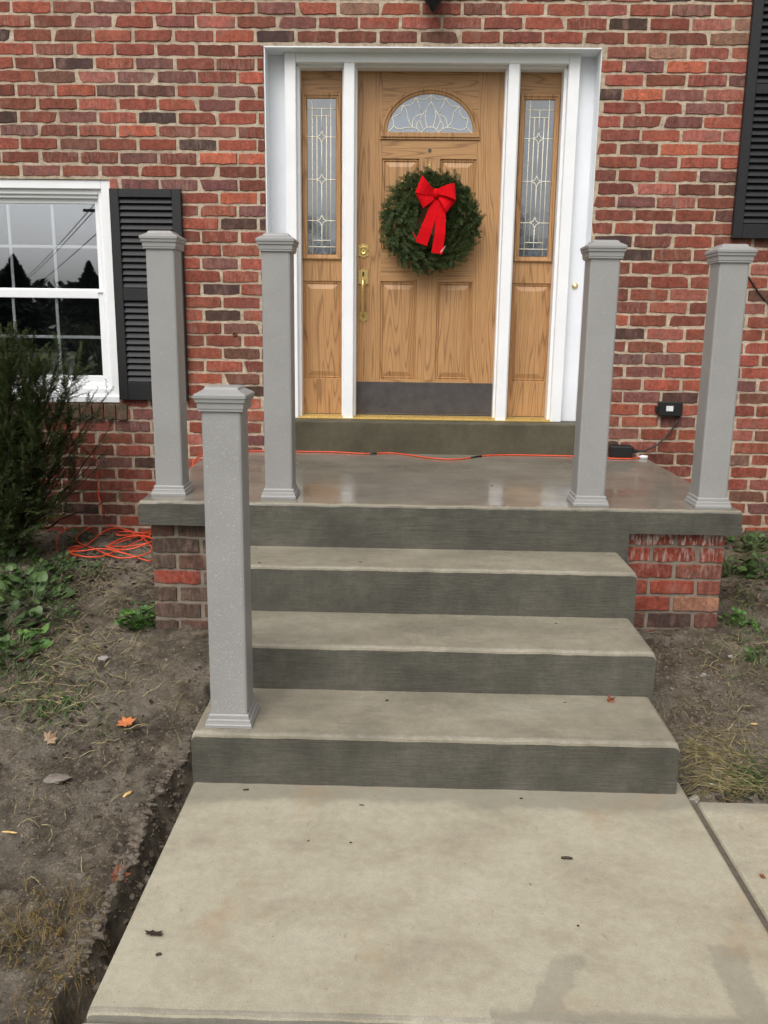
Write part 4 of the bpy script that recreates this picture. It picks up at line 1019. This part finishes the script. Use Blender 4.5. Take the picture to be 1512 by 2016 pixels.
for u, v, y, dn in ((150, 735, -0.42, 1.0), (118, 700, -0.40, 0.8), (95, 712, -0.50, 1.3), (60, 690, -0.52, 1.8), (30, 680, -0.50, 2.0), (5, 690, -0.55, 2.0), (-40, 680, -0.5, 1.6), (-120, 700, -0.5, 1.5), (60, 740, -0.62, 2.2), (100, 770, -0.62, 1.6), (20, 760, -0.66, 2.2), (-30, 760, -0.7, 1.6),
                  (185, 778, -0.38, 0.55), (207, 782, -0.34, 0.35), (150, 800, -0.40, 0.7), (215, 845, -0.25, 0.28), (225, 870, -0.30, 0.2), (205, 905, -0.34, 0.12), (242, 965, -0.26, 0.08), (130, 850, -0.5, 0.8), (60, 830, -0.70, 1.9), (15, 850, -0.72, 1.9), (95, 880, -0.6, 1.1), (50, 920, -0.7, 1.4), (10, 940, -0.72, 1.5), (90, 960, -0.6, 1.0), (-60, 880, -0.7, 1.6), (-160, 820, -0.6, 1.5), (-200, 920, -0.6, 1.5), (30, 1000, -0.75, 1.3), (75, 1010, -0.66, 0.9), (-60, 1000, -0.75, 1.2), (120, 940, -0.55, 0.6), (150, 880, -0.5, 0.5), (175, 830, -0.42, 0.6), (110, 905, -0.66, 0.9), (70, 870, -0.75, 1.6), (40, 960, -0.8, 1.5), (5, 1030, -0.85, 1.4), (60, 1035, -0.8, 1.1), (100, 1000, -0.7, 0.8), (130, 990, -0.5, 0.4), (20, 720, -0.75, 2.0), (75, 725, -0.7, 1.8), (135, 760, -0.55, 1.1)):
    q = onY(u, v, y); st = base+Vector((r_.uniform(-0.10, 0.08), r_.uniform(-0.06, 0.06), r_.uniform(0.0, 0.12)))
    limb(st, q, r_.uniform(0.005, 0.010), dn)
stem.build('branches', M['bark'], sh, smooth=True, fix=False); gr.build('foliage', M['yew'], sh, fix=False)

# ------------------------------------------------------------------ weeds, straw, stones, leaves
def leaf_mesh(name, lobes, mat, curl=0.25, n=18):
    vs = [(0, 0, 0)]; pts = []
    for i in range(n):
        a = 2*math.pi*i/n; r = 0.36+0.16*abs(math.cos(a*lobes/2))+0.02*math.sin(i*2.3)
        x = r*math.cos(a)+0.42; y = r*math.sin(a)*0.9; pts.append((x, y, curl*(x*0.3-(x-0.4)**2*0.5-y*y*0.8)))
    vs = [(0.42, 0, curl*0.2)]+pts
    fs = [(0, 1+i, 1+(i+1) % n) for i in range(n)]
    m = MB().add(vs, fs); me = m.mesh(name, mat, smooth=False); return me
WL = [leaf_mesh('leaf', l, M['weed'], c, 14) for l, c in ((3, 0.5), (5, 0.9), (3, -0.5))]
WD = [leaf_mesh('leaf', l, M['weed_dark'], c, 14) for l, c in ((3, 0.5), (5, 0.9), (3, -0.4))]
def weed(u, v, n, rad, size, label, meshes, hgt=0.09, seed=0, group='leafy weeds on the bare soil'):
    r2 = random.Random(seed); g = onG(u, v); t = thing('weed', label, 'weed', tuple(g), group); stm = MB()
    for i in range(n):
        a = r2.uniform(0, 6.28); d = rad*math.sqrt(r2.random()); lx, ly = d*math.cos(a), d*math.sin(a)
        h = ground_z(g.x+lx, g.y+ly)-g.z+hgt*r2.uniform(0.15, 1)*(1-0.5*d/rad); s = size*r2.uniform(0.55, 1.25)
        o = bpy.data.objects.new('leaf', r2.choice(meshes)); C.objects.link(o); o.parent = t; o.location = (lx, ly, h); o.scale = (s, s, s)
        o.rotation_euler = (r2.uniform(-0.5, 0.5), r2.uniform(-0.7, 0.2), a+r2.uniform(-0.8, 0.8))
        stm.tube([(g.x+lx*0.25, g.y+ly*0.25, g.z-0.01), (g.x+lx*0.7, g.y+ly*0.7, g.z+h*0.75), (g.x+lx, g.y+ly, g.z+h)], 0.0014, 3, False)
    stm.build('stem', meshes[0].materials[0], t, fix=False)
weed(272, 1238, 70, 0.075, 0.040, 'bright green leafy weed at the foot of the left brick foundation', WL, 0.13, 1)
weed(296, 1205, 16, 0.03, 0.030, 'thin weed sprig climbing the left brick foundation corner', WL, 0.10, 2)
weed(40, 1262, 22, 0.10, 0.062, 'pale lobed weed leaves low at the left edge of the soil', WL, 0.07, 3)
weed(60, 1180, 60, 0.17, 0.062, 'dark broad-leaved weeds spreading below the yew shrub', WD, 0.12, 4)
weed(10, 1110, 60, 0.17, 0.060, 'dark weeds at the left edge under the shrub branches', WD, 0.14, 5)
weed(5, 1235, 50, 0.14, 0.060, 'dark green weed patch cut off by the left edge of the photo', WD, 0.10, 6)
weed(110, 1125, 26, 0.13, 0.05, 'dark weeds around the coiled orange cord', WD, 0.08, 7)
weed(1478, 1075, 60, 0.16, 0.045, 'low dark weeds beside the right end of the landing', WD, 0.09, 8)
weed(1455, 1235, 40, 0.08, 0.026, 'tuft of small green weeds right of the right brick foundation', WL, 0.06, 9)
weed(1500, 1300, 26, 0.09, 0.028, 'small green weeds at the right edge on the bare soil', WD, 0.05, 10)
weed(115, 1405, 26, 0.08, 0.028, 'small grassy weed patch on the mud beside the orange maple leaf', WD, 0.04, 12)
for k_, (u, v, n_, rad_, lb) in enumerate(((30, 1085, 55, 0.16, 'dark weeds under the lowest yew branches by the cord loop'), (85, 1140, 50, 0.15, 'dark weeds between cord loop and bare mud'), (20, 1160, 60, 0.16, 'dark weeds at the left edge at mid height of the patch'),
        (105, 1215, 40, 0.12, 'dark weeds beside the grey stone on the left'), (15, 1300, 45, 0.12, 'dark low weeds at the left edge below the pale lobed leaves'), (165, 1066, 16, 0.12, 'sparse dark weeds behind the coiled orange cord'), (175, 1135, 22, 0.10, 'sparse dark weeds in front of the coiled orange cord'),
        (1505, 1130, 50, 0.14, 'dark weeds at the right edge above the small green tuft'), (1440, 1130, 30, 0.10, 'dark weeds close to the right side of the brick foundation'))):
    weed(u, v, n_, rad_, 0.030+0.010*(k_ % 3), lb, WD, 0.11, 40+k_)
def strands(name, label, spots, mat, seed, r=(0.0010, 0.0020)):
    r2 = random.Random(seed); m = MB()
    for (u, v, su, sv, n, L0, L1, ang, spread) in spots:
        for i in range(n):
            g = onG(r2.gauss(u, su), r2.gauss(v, sv))
            if (-0.83 < g.x < 0.87 and g.y < -2.3) or (g.x > -1.33 and g.x < 1.38 and g.y > -1.62) or abs(g.x) < 0.86 or (g.x > 0.8 and g.y < -2.72): continue
            a = math.radians(ang)+r2.gauss(0, spread); l = r2.uniform(L0, L1); P = []; p = g.copy(); w = r2.gauss(0, 3.5); lift = r2.uniform(0.002, 0.022)
            for s in range(5):
                P.append((p.x, p.y, ground_z(p.x, p.y)+0.005+lift*math.sin(s/4*3.14)))
                a += w*l/5+r2.uniform(-0.3, 0.3); p = p+Vector((math.cos(a), math.sin(a), 0))*l/4
            rr_ = r2.uniform(*r); m.tube(P, [rr_, rr_, rr_, rr_*0.8, rr_*0.4], 3, False)
    o = m.build(name, mat, fix=False); return tag(o, label, 'straw' if 'straw' in name else 'grass', kind='stuff')
strands('straw_roots', 'pale dried roots and straw strewn over the soil', [
    (1430, 1500, 55, 30, 150, 0.06, 0.24, 160, 0.7), (1480, 1555, 40, 14, 60, 0.08, 0.22, 165, 0.35), (1460, 1300, 40, 60, 50, 0.04, 0.13, 150, 0.8), (1470, 1150, 30, 50, 40, 0.04, 0.12, 90, 1.0),
    (1400, 1380, 50, 40, 40, 0.03, 0.1, 120, 1.0),
    (150, 1275, 80, 35, 120, 0.03, 0.15, 40, 1.1), (90, 1370, 70, 35, 75, 0.03, 0.18, 20, 0.9), (170, 1170, 80, 40, 100, 0.03, 0.13, 30, 1.2), (230, 1110, 50, 25, 40, 0.05, 0.12, 0, 0.8), (250, 1380, 60, 60, 25, 0.04, 0.14, 60, 0.9), (150, 1560, 90, 120, 40, 0.02, 0.09, 30, 1.2), (1500, 1090, 30, 40, 40, 0.04, 0.12, 60, 1)], M['straw'], 3, (0.0008, 0.0017))
strands('dead_grass', 'matted yellowed grass on the soil in the lower left corner', [
    (60, 1840, 60, 35, 260, 0.012, 0.035, 90, 1.6), (110, 1960, 50, 40, 130, 0.015, 0.05, 90, 1.6), (140, 1790, 50, 30, 120, 0.012, 0.03, 90, 1.6)], M['deadgrass'], 4, (0.0006, 0.0011))
strands('green_grass', 'short green grass blades among the weeds', [(30, 1330, 60, 50, 220, 0.02, 0.07, 90, 1.2), (120, 1400, 50, 30, 120, 0.015, 0.05, 90, 1.2), (1470, 1240, 40, 50, 160, 0.02, 0.08, 90, 1.2), (1490, 1090, 40, 40, 160, 0.02, 0.07, 90, 1.0), (1495, 1540, 25, 25, 60, 0.04, 0.12, 170, 0.5), (60, 1150, 70, 70, 240, 0.03, 0.09, 90, 1.2)], M['weed_dark'], 6, (0.0009, 0.0018))
def rock_mesh(seed, mat, n=2, rough=0.3, name='stone'):
    bm = bmesh.new(); bmesh.ops.create_icosphere(bm, subdivisions=n, radius=1)
    for v in bm.verts: v.co *= 1+rough*noise.noise(v.co*1.3+Vector((seed*7.1, 0, 0)))+rough*0.5*noise.noise(v.co*3.1+Vector((seed*3.3, 5, 0)))
    vs = [v.co.copy() for v in bm.verts]; bm.verts.index_update(); fs = [tuple(q.index for q in f.verts) for f in bm.faces]; bm.free()
    return vs, fs
RK = [rock_mesh(i, None, 1, 0.55) for i in range(6)]
def scatter(name, label, spots, mat, seed, cat='soil'):
    r2 = random.Random(seed); m = MB()
    for (u, v, su, sv, n, s0, s1) in spots:
        for i in range(n):
            g = onG(r2.gauss(u, su), r2.gauss(v, sv))
            if (g.x > -0.835 and g.x < 0.87 and g.y < -1.6) or (-1.29 < g.x < 1.35 and g.y > -1.56) or (g.x > 0.8 and g.y < -2.75): continue
            s = r2.uniform(s0, s1)*r2.random()**0.5; vs, fs = r2.choice(RK); a = r2.uniform(0, 6.28); ca, sa = math.cos(a), math.sin(a); fl = r2.uniform(0.45, 0.8)
            m.add([(g.x+s*(p.x*ca-p.y*sa), g.y+s*(p.x*sa+p.y*ca)*0.8, g.z+s*p.z*fl) for p in vs], fs)
    o = m.build(name, mat, smooth=False, fix=False); return tag(o, label, cat, kind='stuff')
scatter('soil_clods', 'grey brown crumbs of soil beside walk and steps', [(250, 1750, 25, 90, 140, 0.004, 0.016), (180, 1880, 20, 40, 90, 0.004, 0.016), (300, 1640, 25, 45, 130, 0.004, 0.018), (355, 1420, 25, 60, 130, 0.003, 0.012), (150, 1450, 110, 70, 260, 0.002, 0.009), (120, 1620, 90, 110, 260, 0.002, 0.007), (340, 1290, 40, 30, 90, 0.003, 0.010), (1320, 1290, 40, 50, 200, 0.003, 0.012), (1400, 1370, 60, 50, 520, 0.003, 0.014), (1450, 1420, 50, 40, 300, 0.002, 0.008), (1340, 1540, 12, 20, 40, 0.005, 0.016)], M['clod'], 8)
scatter('edge_clods', 'pale broken clods along the trench beside the walk', [(275, 1700, 22, 60, 60, 0.010, 0.026), (200, 1850, 22, 50, 50, 0.010, 0.024), (345, 1560, 14, 40, 40, 0.008, 0.020)], M['clod'], 28)
scatter('dark_clods', 'dark wet crumbs of soil in the trench beside the walk', [(255, 1760, 30, 110, 160, 0.004, 0.018), (330, 1570, 25, 60, 140, 0.004, 0.018), (380, 1390, 15, 60, 80, 0.003, 0.012), (120, 1500, 110, 160, 260, 0.002, 0.009), (1300, 1250, 30, 25, 110, 0.004, 0.014), (1400, 1560, 50, 12, 90, 0.003, 0.011), (100, 1900, 70, 60, 60, 0.004, 0.014)], M['clod_dark'], 9)
scatter('soil_crumbs', 'fine crumbs of earth all over the bare soil', [(150, 1330, 110, 90, 1500, 0.002, 0.008), (130, 1560, 110, 150, 2200, 0.0015, 0.007), (110, 1850, 80, 110, 1100, 0.0015, 0.006), (340, 1330, 50, 80, 600, 0.002, 0.008), (1400, 1330, 60, 80, 1500, 0.002, 0.008), (1430, 1450, 55, 60, 1200, 0.0015, 0.007), (1470, 1150, 30, 70, 500, 0.002, 0.008)], M['crumb'], 15)
def litter(seed):
    r2 = random.Random(seed); m = MB()
    for (u, v, su, sv, n) in ((190, 1110, 80, 35, 260), (90, 1200, 70, 60, 200), (1480, 1110, 40, 50, 140), (1470, 1560, 40, 14, 50), (120, 1420, 90, 60, 80)):
        for i in range(n):
            g = onG(r2.gauss(u, su), r2.gauss(v, sv))
            if (-1.33 < g.x < 1.38 and g.y > -1.62) or abs(g.x) < 0.86 or (g.x > 0.8 and g.y < -2.72): continue
            s = r2.uniform(0.008, 0.024); a = r2.uniform(0, 6.28); d = Vector((math.cos(a), math.sin(a), r2.uniform(-0.3, 0.3)))*s; w = Vector((-math.sin(a), math.cos(a), r2.uniform(-0.5, 0.5)))*s*0.4; c_ = g+Vector((0, 0, 0.006))
            m.add([c_-d, c_+w, c_+d, c_-w+Vector((0, 0, 0.004))], [(0, 1, 2), (0, 2, 3)])
    return tag(m.build('leaf_litter', M['litter'], fix=False), 'dark rotting leaf litter at the foot of the wall', 'leaves', kind='stuff')
litter(3)
def maple(name, u, v, size, rot, mat, label, Z=None, tilt=(0.1, 0.1), curl=0.25, cat='leaf', group=None, fixtilt=0.2):
    """palmate leaf with five pointed lobes and a stalk"""
    p = onZ(u, v, Z) if Z is not None else onG(u, v)
    tips = [(-150, 0.5), (-122, 0.38), (-82, 0.86), (-60, 0.56), (-44, 0.82), (-20, 0.56), (0, 1.0), (20, 0.56), (44, 0.82), (60, 0.56), (82, 0.86), (122, 0.38), (150, 0.5), (180, 0.2)]
    vs = [(0, 0, 0)]
    for a, r in tips:
        x, y = r*math.cos(math.radians(a)), r*math.sin(math.radians(a)); vs.append((x, y, curl*(x*x*0.5+y*y*0.6)-curl*0.2*abs(math.sin(a))))
    fs = [(0, 1+i, 1+(i+1) % len(tips)) for i in range(len(tips))]
    rm = Matrix.Rotation(fixtilt, 3, 'X') @ Matrix.Rotation(rot, 3, 'Z') @ Matrix.Rotation(tilt[0], 3, 'X') @ Matrix.Rotation(tilt[1], 3, 'Y')
    m = MB(); m.add([rm @ (Vector(q)*size) for q in vs], fs); m.tube([rm @ Vector(q)*size for q in ((0, 0, 0.01), (-0.3, 0.03, 0.06), (-0.6, 0.02, 0.12))], size*0.025, 4)
    o = m.build(name, mat, fix=False); o.location = p+Vector((0, 0, size*0.12+0.002)); tag(o, label, cat, group); return o
Z3 = 0.1836
maple('fallen_leaf', 250, 1431, 0.048, 2.2, M['orange_leaf'], 'orange maple leaf lying flat on the mud left of the nearest post', curl=0.12, fixtilt=0.35)
maple('fallen_leaf', 233, 1772, 0.040, 0.4, M['brown_leaf'], 'rust brown leaf in the trench at the left edge of the walk', tilt=(0.5, 0.3))
maple('fallen_leaf', 97, 1465, 0.040, 1.0, M['pale_leaf'], 'pale curled leaf on the soil near the left edge', tilt=(0.4, -0.3), curl=0.8)
maple('fallen_leaf', 40, 1300, 0.030, 2.5, M['orange_leaf'], 'small rusty leaf among the weeds at the left edge', tilt=(0.3, 0.2))
maple('fallen_leaf', 1200, 1381, 0.026, 0.6, M['brown_leaf'], 'curled russet leaf on the right end of the bottom step', Z=Z3, tilt=(0.5, 0.2), curl=1.1)
maple('fallen_leaf', 838, 1079, 0.016, 1.4, M['brown_leaf'], 'tiny russet leaf on the top step under the landing', Z=0.5533, tilt=(0.4, 0.2), curl=1.0)
maple('fallen_leaf', 300, 1842, 0.030, 0.9, M['dark_leaf'], 'torn dark wet leaf on the left of the walk', Z=0.0, tilt=(0.05, 0.05), curl=0.1, fixtilt=0.0).scale = (1.3, 0.55, 1)
maple('fallen_leaf', 1500, 1728, 0.014, 0.9, M['brown_leaf'], 'small brown leaf on the slab at the right edge', Z=0.002, tilt=(0.2, 0.05), curl=0.3)
def bit(u, v, l, w, rot, mat, label, Z, name='twig_bit', cat='twig', h=None):
    p = onZ(u, v, Z) if Z is not None else onG(u, v); r2 = random.Random(int(u*7+v)); P = []; n = 5
    for i in range(n):
        t = i/(n-1)-0.5; P.append(Vector((t*l*math.cos(rot)+r2.uniform(-.1, .1)*w, t*l*math.sin(rot)+r2.uniform(-.3, .3)*w, w*0.5)))
    m = MB().tube(P, [w*0.35, w*0.55, w*0.5, w*0.55, w*0.3], 6); o = m.build(name, mat, smooth=True); o.location = p+Vector((0, 0, 0.0008)); return tag(o, label, cat, 'bits of debris on steps and walk')
bit(1116, 1692, 0.034, 0.008, -0.15, M['dark_leaf'], 'dark caterpillar-like catkin on the right half of the walk', 0.0, 'catkin', 'catkin')
for u, v, l, w, ro, mt, Z, lb in ((312, 1882, 0.014, 0.007, 0.2, 'dark_leaf', 0, 'dark round crumb below the torn leaf on the walk'), (1138, 1824, 0.006, 0.004, 0.2, 'dark_leaf', 0, 'tiny dark crumb on the right centre of the walk'),
                                  (484, 1556, 0.02, 0.005, 0.1, 'dark_leaf', 0, 'dark twig bit at the foot of the bottom riser on the left'), (712, 1586, 0.016, 0.003, -0.1, 'dark_leaf', 0, 'thin dark twig bit at the centre foot of the bottom riser'),
                                  (1026, 1573, 0.010, 0.004, 0.1, 'dark_leaf', 0, 'small dark crumb at the right foot of the bottom riser'), (762, 1380, 0.010, 0.005, 0.4, 'dark_leaf', Z3, 'dark crumb at the centre back of the bottom step'),
                                  (511, 1109, 0.012, 0.003, 0.0, 'dark_leaf', 0.5533, 'thin dark bit on the left of the top step'), (710, 1107, 0.012, 0.0025, -0.2, 'dark_leaf', 0.5533, 'thin dark bit at the middle of the top step'),
                                  (968, 957, 0.012, 0.004, 0.0, 'dark_leaf', ZL, 'dark speck on the wet landing near the middle'), (1095, 1228, 0.012, 0.0025, -0.7, 'dark_leaf', 0.3585, 'thin dark bit on the right of the middle step'),
                                  (1112, 1384, 0.008, 0.003, 0.5, 'dark_leaf', Z3, 'dark crumb on the bottom step left of the russet leaf'), (690, 1660, 0.007, 0.004, 0.1, 'dark_leaf', 0, 'dark crumb on the upper left of the walk'), (607, 1656, 0.009, 0.003, 0.8, 'brown_leaf', 0, 'brown crumb on the upper left of the walk'), (1044, 1742, 0.010, 0.002, -0.9, 'dark_leaf', 0, 'thin dark splinter left of the round crumb on the walk')):
    bit(u, v, l, w, ro, M[mt], lb, Z)
bit(252, 1566, 0.036, 0.011, 1.1, M['chip'], 'pale wood chip on the mud left of the walk', None, 'wood_chip', 'wood chip')
bit(20, 1646, 0.05, 0.006, -0.1, M['chip'], 'pale splinter at the left edge of the mud', None, 'wood_chip', 'wood chip')
bit(1405, 1548, 0.05, 0.008, -0.2, M['label'], 'white splinter in the straw beside the right slab', None, 'wood_chip', 'wood chip')
bit(1484, 1431, 0.025, 0.006, 0.0, M['chip'], 'pale chip on the soil at the right', None, 'wood_chip', 'wood chip')
def stone(u, v, s, seed, mat, label, fl=0.7):
    g = onG(u, v); vs, fs = rock_mesh(seed, None, 2, 0.5); m = MB().add([(p.x*s, p.y*s*0.8, p.z*s*fl) for p in vs], fs); o = m.build('stone', mat); o.location = g+Vector((0, 0, s*fl*0.35)); tag(o, label, 'stone', 'stones on the bare soil')
stone(168, 1478, 0.026, 1, M['clod_dark'], 'brown stone on the mud right of the pale curled leaf')
stone(205, 1298, 0.026, 2, M['palestone'], 'pale grey stone chip among the straw on the left', 0.5)
stone(108, 1200, 0.034, 3, M['stone'], 'grey stone beside the dark weeds on the left', 0.5)
stone(112, 1535, 0.040, 4, M['stone'], 'flat grey clod sunk in the mud on the left', 0.3)
stone(1368, 1568, 0.022, 5, M['palestone'], 'pale stone wedged at the slab corner right of the steps', 0.8)
stone(1385, 1327, 0.013, 6, M['palestone'], 'small white stone on the soil right of the steps')
stone(1395, 1278, 0.016, 7, M['stone'], 'small grey stone below the right brick foundation')
stone(1440, 1294, 0.012, 9, M['palestone'], 'tiny pale stone on the soil near the right weeds')

# ------------------------------------------------------------------ what the glass reflects: trees and wires across the street
def conifer_meshes(seed, H, W):
    r2 = random.Random(seed); m = MB(); tr = MB().tube([(0, 0, 0), (0, 0, H*0.5), (0, 0, H)], [H*0.02, H*0.012, 0.01], 7)
    n = int(H*420)
    for i in range(n):
        t = r2.random()**0.75; z = H*(0.06+0.92*t); R_ = W*(1-t)**0.85*(0.72+0.5*noise.noise((z*1.1, seed*3.0, 0)))*r2.uniform(0.4, 1.25)+0.06; a = r2.uniform(0, 6.28)
        d = Vector((math.cos(a), math.sin(a), 0)); s = Vector((-math.sin(a), math.cos(a), 0)); p0 = Vector((0, 0, z)); w = 0.05+R_*0.07
        q0 = p0+d*R_*r2.uniform(0.2, 0.5); q1 = p0+d*R_+Vector((0, 0, -0.22*R_+r2.uniform(-0.1, 0.2)))
        m.add([q0-s*w, q0+s*w, q1+s*w*0.25, q1-s*w*0.25, (q0+q1)/2+Vector((0, 0, -0.18-0.1*R_))], [(0, 1, 2, 3), (0, 4, 3), (1, 2, 4)])
    return tr.mesh('trunk', M['bark']), m.mesh('crown', M['spruce'])
CM = [conifer_meshes(1, 9.0, 2.2), conifer_meshes(2, 7.5, 2.0), conifer_meshes(3, 8.2, 2.6)]
for i, (x, y, k, sc) in enumerate(((-22, -44, 0, 0.72), (-18.5, -46, 1, 0.72), (-26.5, -45, 2, 0.66), (-14, -48, 2, 0.60), (-31, -47, 0, 0.7), (-9.5, -47, 1, 0.62), (-4.5, -49, 2, 0.62), (0.5, -48, 0, 0.55), (6, -47, 1, 0.7), (11, -49, 2, 0.66), (16, -47, 0, 0.62), (22, -48, 2, 0.7), (-36, -48, 1, 0.75))):
    t = thing('conifer_tree', 'dark conifer across the street, seen only reflected in the glass', 'tree', (x, y, -0.16), 'conifers across the street')
    for nm, me in zip(('trunk', 'crown'), CM[k]):
        o = bpy.data.objects.new(nm, me); C.objects.link(o); o.parent = t; o.scale = (sc*1.75, sc*1.75, sc*(0.82+0.26*((i*7) % 5)/4))
hb_ = MB(); r2 = random.Random(12)
for i in range(7600):
    x = r2.uniform(-60, 60); z = 4.3*r2.random()**0.7*(1+0.3*noise.noise((x*0.12, 0, 0))); y = -51+r2.uniform(-1.2, 1.2); s = r2.uniform(0.25, 0.6); a = r2.uniform(0, 6.28); b_ = r2.uniform(-1, 1)
    d = Vector((math.cos(a), math.sin(a)*0.5, b_))*s; e_ = Vector((-math.sin(a)*0.4, 0.5, math.cos(a)))*s*0.7; c_ = Vector((x, y, z)); hb_.add([c_-d, c_+e_, c_+d, c_-e_], [(0, 1, 2, 3)])
tag(hb_.build('far_hedge', M['spruce'], fix=False), 'dark hedge row far across the street', 'hedge', kind='stuff')
bt_ = thing('bare_tree', 'leafless tree across the street, seen only reflected in the glass', 'tree', (3.5, -24, -0.16), 'bare trees across the street')
bm_ = MB(); r2 = random.Random(44)
def br(p, d, L0, r0, k):
    q = p+d*L0; mid = p.lerp(q, 0.5)+Vector((r2.uniform(-1, 1), r2.uniform(-1, 1), 0))*L0*0.06; bm_.tube([p, mid, q], [r0, r0*0.85, r0*0.65], 5, False)
    if k == 0: return
    for i in range(3 if k > 1 else 4):
        dd = (d+Vector((r2.uniform(-1, 1), r2.uniform(-1, 1), r2.uniform(-0.3, 0.8)))*0.75).normalized(); br(p.lerp(q, r2.uniform(0.55, 1.0)), dd, L0*r2.uniform(0.6, 0.82), r0*0.6, k-1)
br(Vector((3.5, -24, -0.16)), Vector((0.03, 0, 1)), 2.2, 0.20, 5); bm_.build('branches', M['bark'], bt_, fix=False)
bt2 = thing('bare_tree', 'leafless tree farther left across the street, seen only reflected', 'tree', (-3.2, -26, -0.16), 'bare trees across the street')
o = bpy.data.objects.new('branches', bpy.data.meshes[bt_.children[0].data.name]); C.objects.link(o); o.parent = bt2; o.rotation_euler = (0, 0, 2.1)
up = thing('utility_pole', 'wooden utility pole across the street, seen only reflected in the glass', 'utility pole', (-14.2, -37, -0.16))
MB().tube([(-14.2, -37, -0.16), (-14.2, -37, 7.6)], [0.13, 0.09], 8).build('pole', M['bark'], up); MB().box(-15.4, -13.2, -37.06, -36.94, 6.55, 6.68).build('crossarm', M['bark'], up)
for k, (z0, z1) in enumerate(((6.95, 6.6), (6.70, 6.3), (5.6, 5.4))):
    P = [Vector((-14.8, -37, z0)).lerp(Vector((-66, -138, z1)), q/12)-Vector((0, 0, 1.1*math.sin(math.pi*q/12))) for q in range(13)]; Q = [Vector((-14.8, -37, z0)).lerp(Vector((26, -31, z0)), q/12)-Vector((0, 0, 0.7*math.sin(math.pi*q/12))) for q in range(13)]
    m = MB().tube(P, 0.03, 4, False).tube(Q, 0.02, 4, False); tag(m.build('utility_wire', M['cord_black'], fix=False), ('topmost', 'middle', 'lowest')[k]+' utility wire across the street, seen only reflected in the glass', 'wire', 'utility wires')
